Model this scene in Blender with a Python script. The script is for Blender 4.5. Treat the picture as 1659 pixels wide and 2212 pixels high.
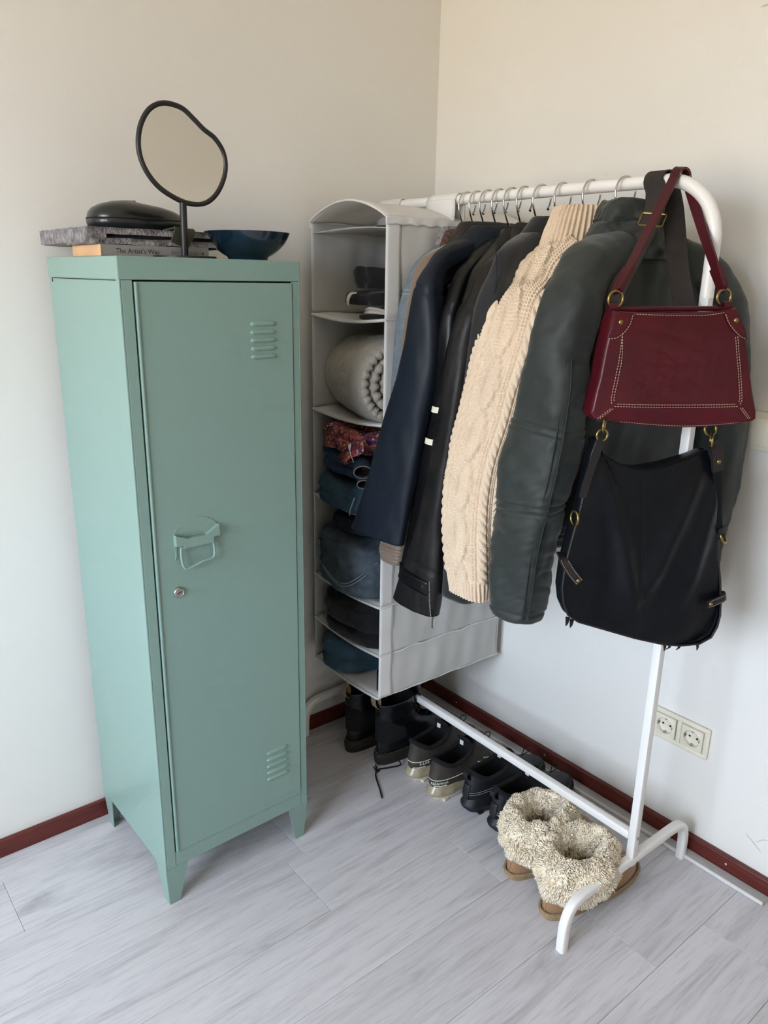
import bpy, math, random
import numpy as np
from mathutils import Vector, Matrix
random.seed(7); RNG = np.random.RandomState(11)
R = math.radians
scn = bpy.context.scene
for o in list(bpy.data.objects): bpy.data.objects.remove(o)
COL = scn.collection

# ---------------------------------------------------------------- camera
cam_d = bpy.data.cameras.new('camera'); cam = bpy.data.objects.new('camera', cam_d); COL.objects.link(cam)
cam_d.sensor_fit = 'VERTICAL'; cam_d.sensor_height = 36.0; cam_d.lens = 1661.88 * 36.0 / 2212.0
cam_d.clip_start = 0.02; cam_d.clip_end = 60
CAM = Vector((-1.5878, -1.7300, 1.3271))
_y, _p, _r = -0.6882, -0.2972, 0.0177
_fw = Vector((math.sin(-_y) * math.cos(_p), math.cos(_y) * math.cos(_p), math.sin(_p)))
_rt = Vector((math.cos(_y), math.sin(_y), 0)); _up = _rt.cross(_fw)
_r0 = math.cos(_r) * _rt + math.sin(_r) * _up; _u0 = -math.sin(_r) * _rt + math.cos(_r) * _up
M3 = Matrix((_r0, _u0, -_fw)).transposed()
cam.matrix_world = Matrix.Translation(CAM) @ M3.to_4x4()
scn.camera = cam

# ---------------------------------------------------------------- world, daylight, exposure
w = bpy.data.worlds.new('sky'); scn.world = w; w.use_nodes = True
_t = w.node_tree; _bg = _t.nodes['Background']
_tc = _t.nodes.new('ShaderNodeTexCoord'); _sx = _t.nodes.new('ShaderNodeSeparateXYZ'); _rp = _t.nodes.new('ShaderNodeValToRGB')
_t.links.new(_tc.outputs['Generated'], _sx.inputs[0]); _t.links.new(_sx.outputs[2], _rp.inputs[0]); _t.links.new(_rp.outputs[0], _bg.inputs[0])
_rp.color_ramp.elements[0].position = 0.0; _rp.color_ramp.elements[0].color = (0.53, 0.455, 0.35, 1)    # street and houses outside
_rp.color_ramp.elements[1].position = 0.06; _rp.color_ramp.elements[1].color = (0.765, 0.895, 1.09, 1)    # overcast sky
_bg.inputs[1].default_value = 16.0
ROOM_X0, ROOM_Y0, ROOM_Z = -3.30, -3.70, 2.62
WIN_Y0, WIN_Y1, WIN_Z0, WIN_Z1 = -2.05, -0.45, 0.70, 2.08      # window in the left wall
def area(name, loc, rot, sx, sy, power, col, spread=180):
    l = bpy.data.lights.new(name, 'AREA'); l.shape = 'RECTANGLE'; l.size = sx; l.size_y = sy
    l.energy = power; l.color = col; l.spread = R(spread)
    o = bpy.data.objects.new(name, l); COL.objects.link(o); o.location = loc; o.rotation_euler = rot
    return o
_pl = area('window_portal', (ROOM_X0 - 0.05, (WIN_Y0 + WIN_Y1) / 2, (WIN_Z0 + WIN_Z1) / 2), (0, R(-90), 0), WIN_Z1 - WIN_Z0, WIN_Y1 - WIN_Y0, 1, (1, 1, 1))
_pl.data.cycles.is_portal = True       # only guides the sampling of the sky through the window opening
vs = scn.view_settings
scn.display_settings.display_device = 'sRGB'
vs.view_transform = 'Standard'; vs.look = 'None'; vs.gamma = 1.0; vs.use_curve_mapping = False
vs.exposure = 0.18
scn.cycles.use_denoising = True
scn.cycles.use_adaptive_sampling = True; scn.cycles.adaptive_threshold = 0.07; scn.cycles.adaptive_min_samples = 8
scn.cycles.max_bounces = 6; scn.cycles.diffuse_bounces = 4; scn.cycles.glossy_bounces = 3; scn.cycles.transmission_bounces = 4

# ---------------------------------------------------------------- materials
def srgb(h):
    h = h.lstrip('#'); c = [int(h[i:i + 2], 16) / 255 for i in (0, 2, 4)]
    return tuple((x / 12.92 if x <= .04045 else ((x + .055) / 1.055) ** 2.4) for x in c) + (1,)
class NT:
    def __init__(s, name):
        s.m = bpy.data.materials.new(name); s.m.use_nodes = True; s.t = s.m.node_tree
        s.b = s.t.nodes['Principled BSDF']; s.out = s.t.nodes['Material Output']
    def n(s, typ, **kw):
        x = s.t.nodes.new(typ)
        for k, v in kw.items():
            if k.startswith('_'): setattr(x, k[1:], v)
            else: x.inputs[k.replace('__', ' ')].default_value = v
        return x
    def l(s, a, b): s.t.links.new(a, b)
def mat(name, col, rough=.5, metal=0, spec=.5, var=None, bump=None, coat=0, sheen=0, col2=None, subs=None, transl=0, stretch=None, sheen_col=None):
    """var=(scale, amount) mottles towards col2; bump=[(scale, strength, distance[, kind])]"""
    T = NT(name); b = T.b
    c = srgb(col) if isinstance(col, str) else tuple(col) + (1,)
    b.inputs['Base Color'].default_value = c; b.inputs['Roughness'].default_value = rough
    b.inputs['Metallic'].default_value = metal; b.inputs['Specular IOR Level'].default_value = spec
    b.inputs['Coat Weight'].default_value = coat; b.inputs['Coat Roughness'].default_value = .15
    b.inputs['Sheen Weight'].default_value = sheen
    if sheen_col: b.inputs['Sheen Tint'].default_value = srgb(sheen_col)
    tc = T.n('ShaderNodeTexCoord'); src = tc.outputs['Object']
    if stretch:
        mp = T.n('ShaderNodeMapping'); mp.inputs['Scale'].default_value = stretch; T.l(src, mp.inputs[0]); src = mp.outputs[0]
    if var:
        nz = T.n('ShaderNodeTexNoise', Scale=var[0], Detail=2.5, Roughness=.6); T.l(src, nz.inputs['Vector'])
        cr = T.n('ShaderNodeValToRGB'); cr.color_ramp.elements[0].position = .3; cr.color_ramp.elements[1].position = .72
        c2 = srgb(col2) if col2 else tuple(x * (1 - var[1]) for x in c[:3]) + (1,)
        cr.color_ramp.elements[0].color = c2; cr.color_ramp.elements[1].color = c
        T.l(nz.outputs['Fac'], cr.inputs[0]); T.l(cr.outputs[0], b.inputs['Base Color'])
    prev = None
    for bp in (bump or []):
        kind = bp[3] if len(bp) > 3 else 'noise'
        if kind == 'noise':
            nz = T.n('ShaderNodeTexNoise', Scale=bp[0], Detail=1.5, Roughness=.55); h = nz.outputs['Fac']
        elif kind == 'voronoi':
            nz = T.n('ShaderNodeTexVoronoi', Scale=bp[0]); h = nz.outputs['Distance']
        else:
            nz = T.n('ShaderNodeTexWave', Scale=bp[0], Distortion=.6); nz.bands_direction = {'wavex': 'X', 'wavey': 'Y', 'wavez': 'Z', 'waved': 'DIAGONAL'}[kind]; h = nz.outputs['Fac']
        T.l(src, nz.inputs['Vector'])
        bm = T.n('ShaderNodeBump', Strength=bp[1], Distance=bp[2]); T.l(h, bm.inputs['Height'])
        if prev: T.l(prev.outputs[0], bm.inputs['Normal'])
        prev = bm
    if prev: T.l(prev.outputs[0], b.inputs['Normal'])
    if transl:
        tr = T.n('ShaderNodeBsdfTranslucent'); tr.inputs[0].default_value = c
        mx = T.n('ShaderNodeMixShader'); mx.inputs[0].default_value = transl
        T.l(b.outputs[0], mx.inputs[1]); T.l(tr.outputs[0], mx.inputs[2]); T.l(mx.outputs[0], T.out.inputs[0])
    return T.m

def floor_mat():
    T = NT('laminate'); b = T.b
    tc = T.n('ShaderNodeTexCoord'); oi = T.n('ShaderNodeObjectInfo')
    off = T.n('ShaderNodeVectorMath', _operation='SCALE'); off.inputs['Scale'].default_value = 7.0
    cmb = T.n('ShaderNodeCombineXYZ'); T.l(oi.outputs['Random'], cmb.inputs[0]); T.l(oi.outputs['Random'], cmb.inputs[2]); T.l(oi.outputs['Random'], cmb.inputs[1])
    T.l(cmb.outputs[0], off.inputs[0])
    add = T.n('ShaderNodeVectorMath', _operation='ADD'); T.l(tc.outputs['Object'], add.inputs[0]); T.l(off.outputs[0], add.inputs[1])
    mp = T.n('ShaderNodeMapping'); mp.inputs['Scale'].default_value = (1.3, 11, 1); T.l(add.outputs[0], mp.inputs[0])
    n1 = T.n('ShaderNodeTexNoise', Scale=1.8, Detail=5.0, Roughness=.62, Distortion=1.1); T.l(mp.outputs[0], n1.inputs['Vector'])
    r1 = T.n('ShaderNodeValToRGB'); e = r1.color_ramp.elements
    e[0].position = .30; e[0].color = srgb('#b4b1b4'); e[1].position = .56; e[1].color = srgb('#d3d0d3')
    e2 = r1.color_ramp.elements.new(.42); e2.color = srgb('#c9c6c9')
    T.l(n1.outputs['Fac'], r1.inputs[0])
    mp2 = T.n('ShaderNodeMapping'); mp2.inputs['Scale'].default_value = (4, 60, 1); T.l(add.outputs[0], mp2.inputs[0])
    n2 = T.n('ShaderNodeTexNoise', Scale=2.4, Detail=3.0, Roughness=.7); T.l(mp2.outputs[0], n2.inputs['Vector'])
    r2 = T.n('ShaderNodeValToRGB'); r2.color_ramp.elements[0].position = .32; r2.color_ramp.elements[0].color = (.80, .79, .79, 1)
    r2.color_ramp.elements[1].position = .5; r2.color_ramp.elements[1].color = (1, 1, 1, 1); T.l(n2.outputs['Fac'], r2.inputs[0])
    mx = T.n('ShaderNodeMix', _data_type='RGBA', _blend_type='MULTIPLY'); mx.inputs[0].default_value = .8
    T.l(r1.outputs[0], mx.inputs[6]); T.l(r2.outputs[0], mx.inputs[7])
    # soft knots
    mp3 = T.n('ShaderNodeMapping'); mp3.inputs['Scale'].default_value = (2.2, 9, 1); T.l(add.outputs[0], mp3.inputs[0])
    v = T.n('ShaderNodeTexVoronoi', Scale=1.1); T.l(mp3.outputs[0], v.inputs['Vector'])
    r3 = T.n('ShaderNodeValToRGB'); r3.color_ramp.elements[0].position = .02; r3.color_ramp.elements[0].color = (.74, .72, .72, 1)
    r3.color_ramp.elements[1].position = .12; r3.color_ramp.elements[1].color = (1, 1, 1, 1); T.l(v.outputs['Distance'], r3.inputs[0])
    m2 = T.n('ShaderNodeMix', _data_type='RGBA', _blend_type='MULTIPLY'); m2.inputs[0].default_value = .7
    T.l(mx.outputs[2], m2.inputs[6]); T.l(r3.outputs[0], m2.inputs[7])
    hs = T.n('ShaderNodeHueSaturation'); ma = T.n('ShaderNodeMapRange'); ma.inputs[3].default_value = .95; ma.inputs[4].default_value = 1.04
    T.l(oi.outputs['Random'], ma.inputs[0]); T.l(ma.outputs[0], hs.inputs['Value']); T.l(m2.outputs[2], hs.inputs['Color'])
    T.l(hs.outputs[0], b.inputs['Base Color'])
    b.inputs['Roughness'].default_value = .42; b.inputs['Specular IOR Level'].default_value = .4
    bm = T.n('ShaderNodeBump', Strength=.12, Distance=.001); T.l(n2.outputs['Fac'], bm.inputs['Height']); T.l(bm.outputs[0], b.inputs['Normal'])
    return T.m

def wood_mat(name, c1, c2, rough=.45, scale=(3, 60, 60)):
    T = NT(name); tc = T.n('ShaderNodeTexCoord'); mp = T.n('ShaderNodeMapping'); mp.inputs['Scale'].default_value = scale
    T.l(tc.outputs['Object'], mp.inputs[0]); n = T.n('ShaderNodeTexNoise', Scale=2.0, Detail=6.0, Roughness=.65); T.l(mp.outputs[0], n.inputs['Vector'])
    r = T.n('ShaderNodeValToRGB'); r.color_ramp.elements[0].position = .3; r.color_ramp.elements[1].position = .7
    r.color_ramp.elements[0].color = srgb(c1); r.color_ramp.elements[1].color = srgb(c2); T.l(n.outputs['Fac'], r.inputs[0])
    T.l(r.outputs[0], T.b.inputs['Base Color']); T.b.inputs['Roughness'].default_value = rough
    bm = T.n('ShaderNodeBump', Strength=.2, Distance=.001); T.l(n.outputs['Fac'], bm.inputs['Height']); T.l(bm.outputs[0], T.b.inputs['Normal'])
    return T.m

def pattern_mat():
    """printed scarf-like cloth: red, plum and olive patches with pale specks"""
    T = NT('print_cloth'); tc = T.n('ShaderNodeTexCoord')
    n = T.n('ShaderNodeTexNoise', Scale=17.0, Detail=3.0, Distortion=1.5); T.l(tc.outputs['Object'], n.inputs['Vector'])
    r = T.n('ShaderNodeValToRGB'); el = r.color_ramp.elements
    el[0].position = .36; el[0].color = srgb('#33204a'); el[1].position = .46; el[1].color = srgb('#8a3f44')
    for p, c in ((.53, '#b0605a'), (.58, '#6b2f3c'), (.64, '#5e5a24')):
        x = el.new(p); x.color = srgb(c)
    T.l(n.outputs['Fac'], r.inputs[0])
    v = T.n('ShaderNodeTexVoronoi', Scale=95.0); T.l(tc.outputs['Object'], v.inputs['Vector'])
    r2 = T.n('ShaderNodeValToRGB'); r2.color_ramp.elements[0].position = .22; r2.color_ramp.elements[0].color = (1, 1, 1, 1)
    r2.color_ramp.elements[1].position = .34; r2.color_ramp.elements[1].color = (0, 0, 0, 1); T.l(v.outputs['Distance'], r2.inputs[0])
    mx = T.n('ShaderNodeMix', _data_type='RGBA'); T.l(r2.outputs[0], mx.inputs[0]); T.l(r.outputs[0], mx.inputs[6]); mx.inputs[7].default_value = srgb('#c79a78')
    T.l(mx.outputs[2], T.b.inputs['Base Color']); T.b.inputs['Roughness'].default_value = .8
    return T.m

MT = {
 'wall': mat('wall_paint', '#e9e6df', .75, spec=.25, var=(1.3, .03)),
 'wall_brightened': mat('brightened_wall_paint', '#f6f1e6', .7, spec=.25, var=(1.3, .02)),  # brightness put into the paint of the walls that the mirror reflects
 'scuff': mat('wall_scuff', '#d3cec5', .8, var=(60, .2)),
 'ceil': mat('ceiling_paint', '#f0ece3', .85, spec=.2, var=(1.1, .02)),
 'floor': floor_mat(),
 'sub': mat('subfloor', '#6a6664', .9, bump=[(60, .1, .002)]),
 'mahog': wood_mat('mahogany', '#4a1712', '#6e2a20', .38, (60, 3, 60)),
 'mahogx': wood_mat('mahogany_lengthwise', '#4a1712', '#6e2a20', .38, (3, 60, 60)),
 'strip': mat('floor_edge_strip', '#b9b6b4', .5, var=(30, .08)),
 'strip_lip': mat('floor_edge_lip', '#d8d6d2', .45, var=(40, .05)),
 'mint': mat('mint_powder_coat', '#86a196', .36, spec=.45, bump=[(900, .03, .0004)], var=(3, .02)),
 'gap': mat('shadow_gap_dark', '#151a18', .8, bump=[(60, .1, .001)]),
 'chrome': mat('chrome', '#c9c9c6', .16, metal=1, bump=[(80, .02, .0005)]),
 'steel': mat('brushed_steel', '#b8b5b0', .3, metal=1, bump=[(300, .05, .0003)]),
 'brass': mat('antique_brass', '#a08a55', .3, metal=1, var=(90, .25)),
 'rack': mat('white_powder_coat', '#eeebe6', .35, bump=[(800, .03, .0004)], var=(5, .02)),
 'ivory': mat('ivory_plastic', '#e6dfcb', .35, var=(6, .03)),
 'ivory_d': mat('ivory_plastic_groove', '#8f8878', .6, var=(20, .1)),
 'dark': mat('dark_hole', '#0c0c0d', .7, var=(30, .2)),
 'nonwoven': mat('white_nonwoven', '#edebe6', .8, spec=.2, bump=[(500, .12, .0006, 'voronoi'), (9, .15, .01)], transl=.42, var=(7, .05)),
 'nonwoven_hem': mat('white_nonwoven_hem', '#f4f2ee', .75, spec=.2, bump=[(500, .1, .0006, 'voronoi')], transl=.25, var=(7, .03)),
 'black_metal': mat('black_metal', '#1d1b1b', .45, bump=[(500, .05, .0004)], var=(8, .1)),
 'mirror': mat('mirror_glass', '#fbfaf6', .03, metal=1, var=(2, .01)),
 'glaze': mat('blue_glaze', '#12283d', .15, coat=.6, var=(14, .3), col2='#0b2029', bump=[(120, .05, .001)]),
 'felt': mat('grey_felt', '#a39c9b', .95, var=(70, .4), col2='#3f3b40', bump=[(260, .8, .004)], sheen=.3),
 'green_strap': mat('olive_elastic', '#3e4230', .8, bump=[(300, .3, .001)]),
 'black_lac': mat('black_leather_case', '#14181a', .32, coat=.25, bump=[(220, .2, .001, 'voronoi')], var=(6, .2)),
 'kraft': mat('kraft_paper', '#dcb184', .8, var=(25, .12), bump=[(200, .2, .0006, 'wavez')]),
 'book': mat('book_cover_grey', '#8e8a86', .55, var=(9, .12)),
 'ink': mat('book_ink', '#3b2f2c', .7, var=(60, .1)),
 'ink2': mat('book_ink_pale', '#6c6763', .7, var=(60, .1)),
 'paper': mat('book_pages', '#d9cfba', .85, bump=[(700, .4, .0005, 'wavez')]),
 # garments
 'denim_l': mat('light_denim', '#76828a', .9, var=(60, .3), bump=[(700, .4, .0006, 'waved')]),
 'rib_brown': mat('brown_rib_knit', '#5a4238', .9, bump=[(55, .6, .002, 'wavex')], var=(30, .2)),
 'taupe': mat('taupe_satin', '#7d6a58', .5, sheen=.3, var=(9, .2), bump=[(14, .3, .01), (500, .1, .0005)]),
 'brown_lea': mat('dark_brown_leather', '#221a18', .42, bump=[(260, .25, .0008, 'voronoi'), (12, .3, .01)], var=(8, .25)),
 'navy_lea': mat('navy_leather', '#19202a', .5, spec=.28, bump=[(300, .2, .0006, 'voronoi'), (9, .35, .012)], var=(6, .25)),
 'black_lea': mat('black_leather', '#0b0b0d', .38, spec=.32, bump=[(280, .22, .0006, 'voronoi'), (11, .4, .012)], var=(7, .3)),
 'black_lea2': mat('worn_black_leather', '#100f11', .46, spec=.3, bump=[(240, .3, .0007, 'voronoi'), (13, .4, .012)], var=(15, .35), col2='#211d1b'),
 'black_suede': mat('black_wool', '#100f11', .85, sheen=.25, bump=[(600, .4, .0008)], var=(20, .25)),
 'cream_band': mat('cream_leather_band', '#e2dcc4', .5, bump=[(260, .2, .0006)], var=(30, .06)),
 'cream_knit': mat('cream_wool', '#dfc9ae', .95, sheen=.15, spec=.15, bump=[(420, .8, .0016), (170, .35, .002, 'voronoi')], var=(30, .08)),
 'parka': mat('green_parka_nylon', '#292e2a', .55, spec=.35, sheen=.15, bump=[(11, .4, .01), (900, .12, .0004, 'waved')], var=(5, .14)),
 'parka_d': mat('green_parka_seam', '#1d2626', .6, bump=[(300, .2, .0006)]),
 'denim_n': mat('blue_denim', '#3c5470', .9, var=(45, .4), col2='#24384f', bump=[(800, .5, .0006, 'waved')]),
 'denim_t': mat('teal_denim', '#456579', .9, var=(26, .35), bump=[(800, .5, .0006, 'waved')]),
 'denim_g': mat('grey_blue_denim', '#5b6872', .9, var=(22, .4), col2='#37424a', bump=[(700, .5, .0006, 'waved')]),
 'denim_d': mat('dark_denim', '#1b2434', .9, var=(30, .3), bump=[(800, .5, .0006, 'waved')]),
 'black_cot': mat('black_cotton', '#101114', .95, sheen=.15, var=(20, .3), bump=[(400, .4, .0008)]),
 'white_cot': mat('off_white_cotton', '#c9c4bb', .95, var=(20, .12), bump=[(300, .4, .001)]),
 'tag': mat('white_label', '#d8d6d2', .8, var=(40, .05)),
 'stitch_b': mat('blue_thread', '#8c98a0', .8, var=(40, .1)),
 'grey_knit': mat('grey_knit', '#b9b3a7', .95, sheen=.3, spec=.15, bump=[(380, .8, .0016), (150, .3, .002, 'voronoi')], var=(25, .12)),
 'print': pattern_mat(),
 # bags
 'red_lea': mat('oxblood_leather', '#520e1a', .32, coat=.05, spec=.28, bump=[(26, .35, .004), (190, .12, .0006, 'voronoi')], var=(9, .3), col2='#420b15'),
 'red_edge': mat('oxblood_strap', '#4a121c', .42, spec=.3, bump=[(120, .2, .001)], var=(20, .2)),
 'thread': mat('pale_thread', '#c9b39a', .8, var=(60, .1)),
 'blk_bag': mat('black_soft_leather', '#060a11', .36, spec=.24, bump=[(260, .15, .0005, 'voronoi'), (7, .2, .01)], var=(5, .25)),
 'blk_tab': mat('dark_brown_tab', '#1a1415', .55, bump=[(300, .2, .0006)], var=(30, .2)),
 'web': mat('brown_webbing', '#3a332e', .85, bump=[(420, .6, .001, 'wavez')], var=(60, .2)),
 # shoes
 'boot': mat('black_boot_leather', '#101115', .34, spec=.45, bump=[(30, .3, .003), (260, .15, .0005, 'voronoi')], var=(10, .3)),
 'boot_sole': mat('dark_rubber', '#26241f', .6, var=(30, .2), bump=[(120, .2, .001)]),
 'boot_tab': mat('tan_pull_tab', '#a48f70', .8, var=(40, .1), bump=[(400, .3, .001)]),
 'yellow': mat('welt_thread', '#8d8456', .8, var=(60, .1)),
 'lace': mat('black_lace', '#141416', .9, bump=[(500, .5, .001)]),
 'lining': mat('black_lining', '#0b0b0e', .95, var=(40, .3), bump=[(400, .4, .001)]),
 'sal_up': mat('olive_brown_textile', '#4d453c', .7, var=(14, .25), col2='#2e2823', bump=[(500, .3, .0008, 'voronoi')]),
 'sal_mid': mat('taupe_midsole', '#a69a80', .3, coat=.3, var=(20, .1)),
 'sal_sole': mat('cream_outsole', '#d8ccb4', .6, var=(30, .08)),
 'sal_ink': mat('pale_print', '#e4e6d4', .6, var=(60, .04)),
 'blk_sh': mat('black_sneaker_textile', '#15161b', .6, var=(14, .25), bump=[(420, .3, .0008, 'voronoi')]),
 'blk_sole': mat('black_sneaker_sole', '#17181c', .55, var=(20, .2), bump=[(200, .2, .001)]),
 'grey_ink': mat('grey_reflective_line', '#8b8d92', .5, var=(50, .1)),
 'suede': mat('tan_suede', '#a37a55', .92, sheen=.3, var=(12, .2), bump=[(500, .4, .0008)]),
 'welt': mat('tan_braid', '#b09470', .85, bump=[(160, .8, .002, 'wavex')], var=(30, .15)),
 'fur': mat('cream_sheepskin', '#fdf2de', .9, spec=.1, var=(14, .12), col2='#f6e6ca'),
 'fur_base': mat('sheepskin_base', '#f7ead2', 1.0, var=(60, .1), bump=[(140, .4, .004)]),
}

# ---------------------------------------------------------------- mesh helpers
def grid(P, cu=False, cv=False, caps=(False, False)):
    """P[nu,nv,3]: u rows, v columns -> verts, faces (cv closes v)"""
    P = np.asarray(P, float); nu, nv = P.shape[:2]; F = []
    U = nu if cu else nu - 1; Vn = nv if cv else nv - 1
    i, j = np.meshgrid(np.arange(U), np.arange(Vn), indexing='ij')
    i2 = (i + 1) % nu; j2 = (j + 1) % nv
    F = np.stack([i * nv + j, i * nv + j2, i2 * nv + j2, i2 * nv + j], -1).reshape(-1, 4).tolist()
    V = P.reshape(-1, 3)
    if caps[0]: F.append(list(range(nv))[::-1])
    if caps[1]: F.append([(nu - 1) * nv + k for k in range(nv)])
    return V, F
class MB:
    def __init__(s): s.V = []; s.F = []; s.n = 0
    def add(s, V, F):
        V = np.asarray(V, float).reshape(-1, 3); s.V.append(V); s.F += [[k + s.n for k in f] for f in F]; s.n += len(V); return s
    def get(s): return np.concatenate(s.V), s.F
def box(x0, x1, y0, y1, z0, z1):
    V = [(x, y, z) for x in (x0, x1) for y in (y0, y1) for z in (z0, z1)]
    return np.array(V, float), [[0, 1, 3, 2], [4, 6, 7, 5], [0, 4, 5, 1], [2, 3, 7, 6], [0, 2, 6, 4], [1, 5, 7, 3]]
def rbox(x0, x1, y0, y1, z0, z1, b=.003, seg=2):
    import bmesh
    bm = bmesh.new(); V, F = box(x0, x1, y0, y1, z0, z1)
    vs_ = [bm.verts.new(v) for v in V]
    for f in F: bm.faces.new([vs_[k] for k in f])
    bmesh.ops.recalc_face_normals(bm, faces=bm.faces)
    bmesh.ops.bevel(bm, geom=bm.edges[:], offset=b, segments=seg, profile=.5, affect='EDGES')
    bm.verts.index_update()
    V = np.array([v.co[:] for v in bm.verts]); F = [[v.index for v in f.verts] for f in bm.faces]; bm.free()
    return V, F
def frames(P, closed=False):
    P = np.asarray(P, float); n = len(P)
    T = (np.roll(P, -1, 0) - np.roll(P, 1, 0)) if closed else np.gradient(P, axis=0)
    T /= np.linalg.norm(T, axis=1)[:, None] + 1e-12
    a = np.array([0, 0, 1.]) if abs(T[0][2]) < .9 else np.array([1., 0, 0])
    N = np.zeros_like(P); N[0] = np.cross(T[0], a); N[0] /= np.linalg.norm(N[0])
    for i in range(1, n):
        v = N[i - 1] - T[i] * (N[i - 1] @ T[i]); N[i] = v / (np.linalg.norm(v) + 1e-12)
    return T, N, np.cross(T, N)
def tube(P, r, n=10, closed=False, caps=True):
    P = np.asarray(P, float); T, N, B = frames(P, closed)
    r = np.broadcast_to(np.asarray(r, float), (len(P),)); a = np.linspace(0, 2 * np.pi, n, endpoint=False)
    ring = P[:, None] + r[:, None, None] * (np.cos(a)[None, :, None] * N[:, None] + np.sin(a)[None, :, None] * B[:, None])
    return grid(ring, cu=closed, cv=True, caps=(caps and not closed, caps and not closed))
def ribbon(P, Wd, w, t):
    """flat strap: path P, width direction(s) Wd, width w, thickness t"""
    P = np.asarray(P, float); T, _, _ = frames(P)
    Wd = np.broadcast_to(np.asarray(Wd, float), P.shape).copy()
    Wd -= T * np.sum(Wd * T, 1)[:, None]; Wd /= np.linalg.norm(Wd, axis=1)[:, None]
    Nn = np.cross(T, Wd); w = np.broadcast_to(np.asarray(w, float), (len(P),))[:, None] / 2; h = t / 2
    ring = np.stack([P - Wd * w - Nn * h, P + Wd * w - Nn * h, P + Wd * w + Nn * h, P - Wd * w + Nn * h], 1)
    return grid(ring, cv=True, caps=(True, True))
def smooth_path(pts, n=40, closed=False):
    """Catmull-Rom through points"""
    p = np.asarray(pts, float); m = len(p)
    if closed: q = np.concatenate([p[-1:], p, p[:2]]); segs = m
    else: q = np.concatenate([2 * p[:1] - p[1:2], p, 2 * p[-1:] - p[-2:-1]]); segs = m - 1
    out = []
    per = max(2, int(math.ceil(n / segs)))
    for s in range(segs):
        a, b, c, d = q[s:s + 4]
        for k in range(per):
            t = k / per
            out.append(.5 * ((2 * b) + (-a + c) * t + (2 * a - 5 * b + 4 * c - d) * t * t + (-a + 3 * b - 3 * c + d) * t ** 3))
    if not closed: out.append(p[-1])
    return np.array(out)
def displace(P, h):
    """move a grid that is closed in v along its own normals by h"""
    du = np.gradient(P, axis=0); dv = np.roll(P, -1, 1) - np.roll(P, 1, 1); n = np.cross(dv, du); n /= np.linalg.norm(n, axis=-1, keepdims=True) + 1e-12
    c = P.mean(1, keepdims=True); sg = np.sign(np.sum((P - c) * n, axis=-1).mean()); return P + n * sg * h[..., None]
def around(P, j0):
    """signed arc length round each ring, zero at column j0"""
    q = np.roll(P, -j0, 1); d = np.linalg.norm(np.roll(q, -1, 1) - q, axis=-1); c = np.concatenate([np.zeros((len(P), 1)), np.cumsum(d, 1)[:, :-1]], 1); tot = d.sum(1, keepdims=True)
    c = np.where(c > tot / 2, c - tot, c); return np.roll(c, j0, 1)
def lathe(prof, n=40, c=(0, 0, 0)):
    prof = np.asarray(prof, float); a = np.linspace(0, 2 * np.pi, n, endpoint=False)
    P = np.stack([prof[:, None, 0] * np.cos(a), prof[:, None, 0] * np.sin(a), np.broadcast_to(prof[:, None, 1], (len(prof), n))], -1) + np.array(c)
    return grid(P, cv=True)
def noise3(P, s=1., seed=0, octv=3):
    """cheap smooth pseudo-noise by summed sines"""
    P = np.asarray(P, float); r = np.random.RandomState(seed); out = np.zeros(P.shape[:-1]); amp = 1.
    for o in range(octv):
        for k in range(4):
            d = r.normal(size=3); d /= np.linalg.norm(d); out += amp * np.sin((P @ d) * s * 2 * np.pi * (1 + .35 * r.rand()) + r.rand() * 6.28) / 4
        s *= 2.05; amp *= .5
    return out
def sup(n, e=2.5):
    a = np.linspace(0, 2 * np.pi, n, endpoint=False); c, s = np.cos(a), np.sin(a)
    return np.sign(c) * np.abs(c) ** (2 / e), np.sign(s) * np.abs(s) ** (2 / e)
def ipl(z, tab, k):
    """smoothed interpolation of column k of table (first column = z, any order)"""
    t = np.array(sorted(tab)); zz = t[:, 0]; y = np.interp(z, zz, t[:, k])
    h = .015
    return (np.interp(np.asarray(z) - h, zz, t[:, k]) + 2 * y + np.interp(np.asarray(z) + h, zz, t[:, k])) / 4

def obj(name, V, F, m, parent=None, loc=(0, 0, 0), smooth=True, auto=True):
    me = bpy.data.meshes.new(name); V = np.asarray(V, float) - np.asarray(loc, float)
    me.from_pydata(V.tolist(), [], F); me.validate(clean_customdata=False)
    if smooth: me.shade_smooth()
    if auto and smooth:
        try: me.set_sharp_from_angle(angle=R(42))
        except Exception: pass
    if m is not None: me.materials.append(MT[m] if isinstance(m, str) else m)
    o = bpy.data.objects.new(name, me); COL.objects.link(o)
    if parent is not None: o.parent = parent
    else: o.location = loc
    return o
class Thing:
    """an Empty at the thing's base; part() takes world-space vertices (or local ones when rot is given)"""
    def __init__(s, name, label, cat, loc=(0, 0, 0), rotz=None, group=None):
        s.o = bpy.data.objects.new(name, None); COL.objects.link(s.o); s.o.empty_display_size = .05
        s.o.location = loc; s.loc = np.array(loc, float); s.local = rotz is not None
        if s.local: s.o.rotation_euler = (0, 0, rotz)
        s.o['label'] = label; s.o['category'] = cat
        if group: s.o['group'] = group
    def part(s, name, VF, m, smooth=True, parent=None, label=None, stuff=False, auto=True, solid=0, off=0):
        V, F = VF
        o = obj(name, V, F, m, parent or s.o, (0, 0, 0) if s.local else s.loc, smooth, auto)
        if label: o['label'] = label
        if stuff: o['kind'] = 'stuff'
        if solid:
            md = o.modifiers.new('thickness', 'SOLIDIFY'); md.thickness = solid; md.offset = off
        return o
def single(name, VF, m, label, cat, loc=(0, 0, 0), group=None, smooth=True, auto=True):
    o = obj(name, VF[0], VF[1], m, None, loc, smooth, auto); o['label'] = label; o['category'] = cat
    if group: o['group'] = group
    return o
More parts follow.
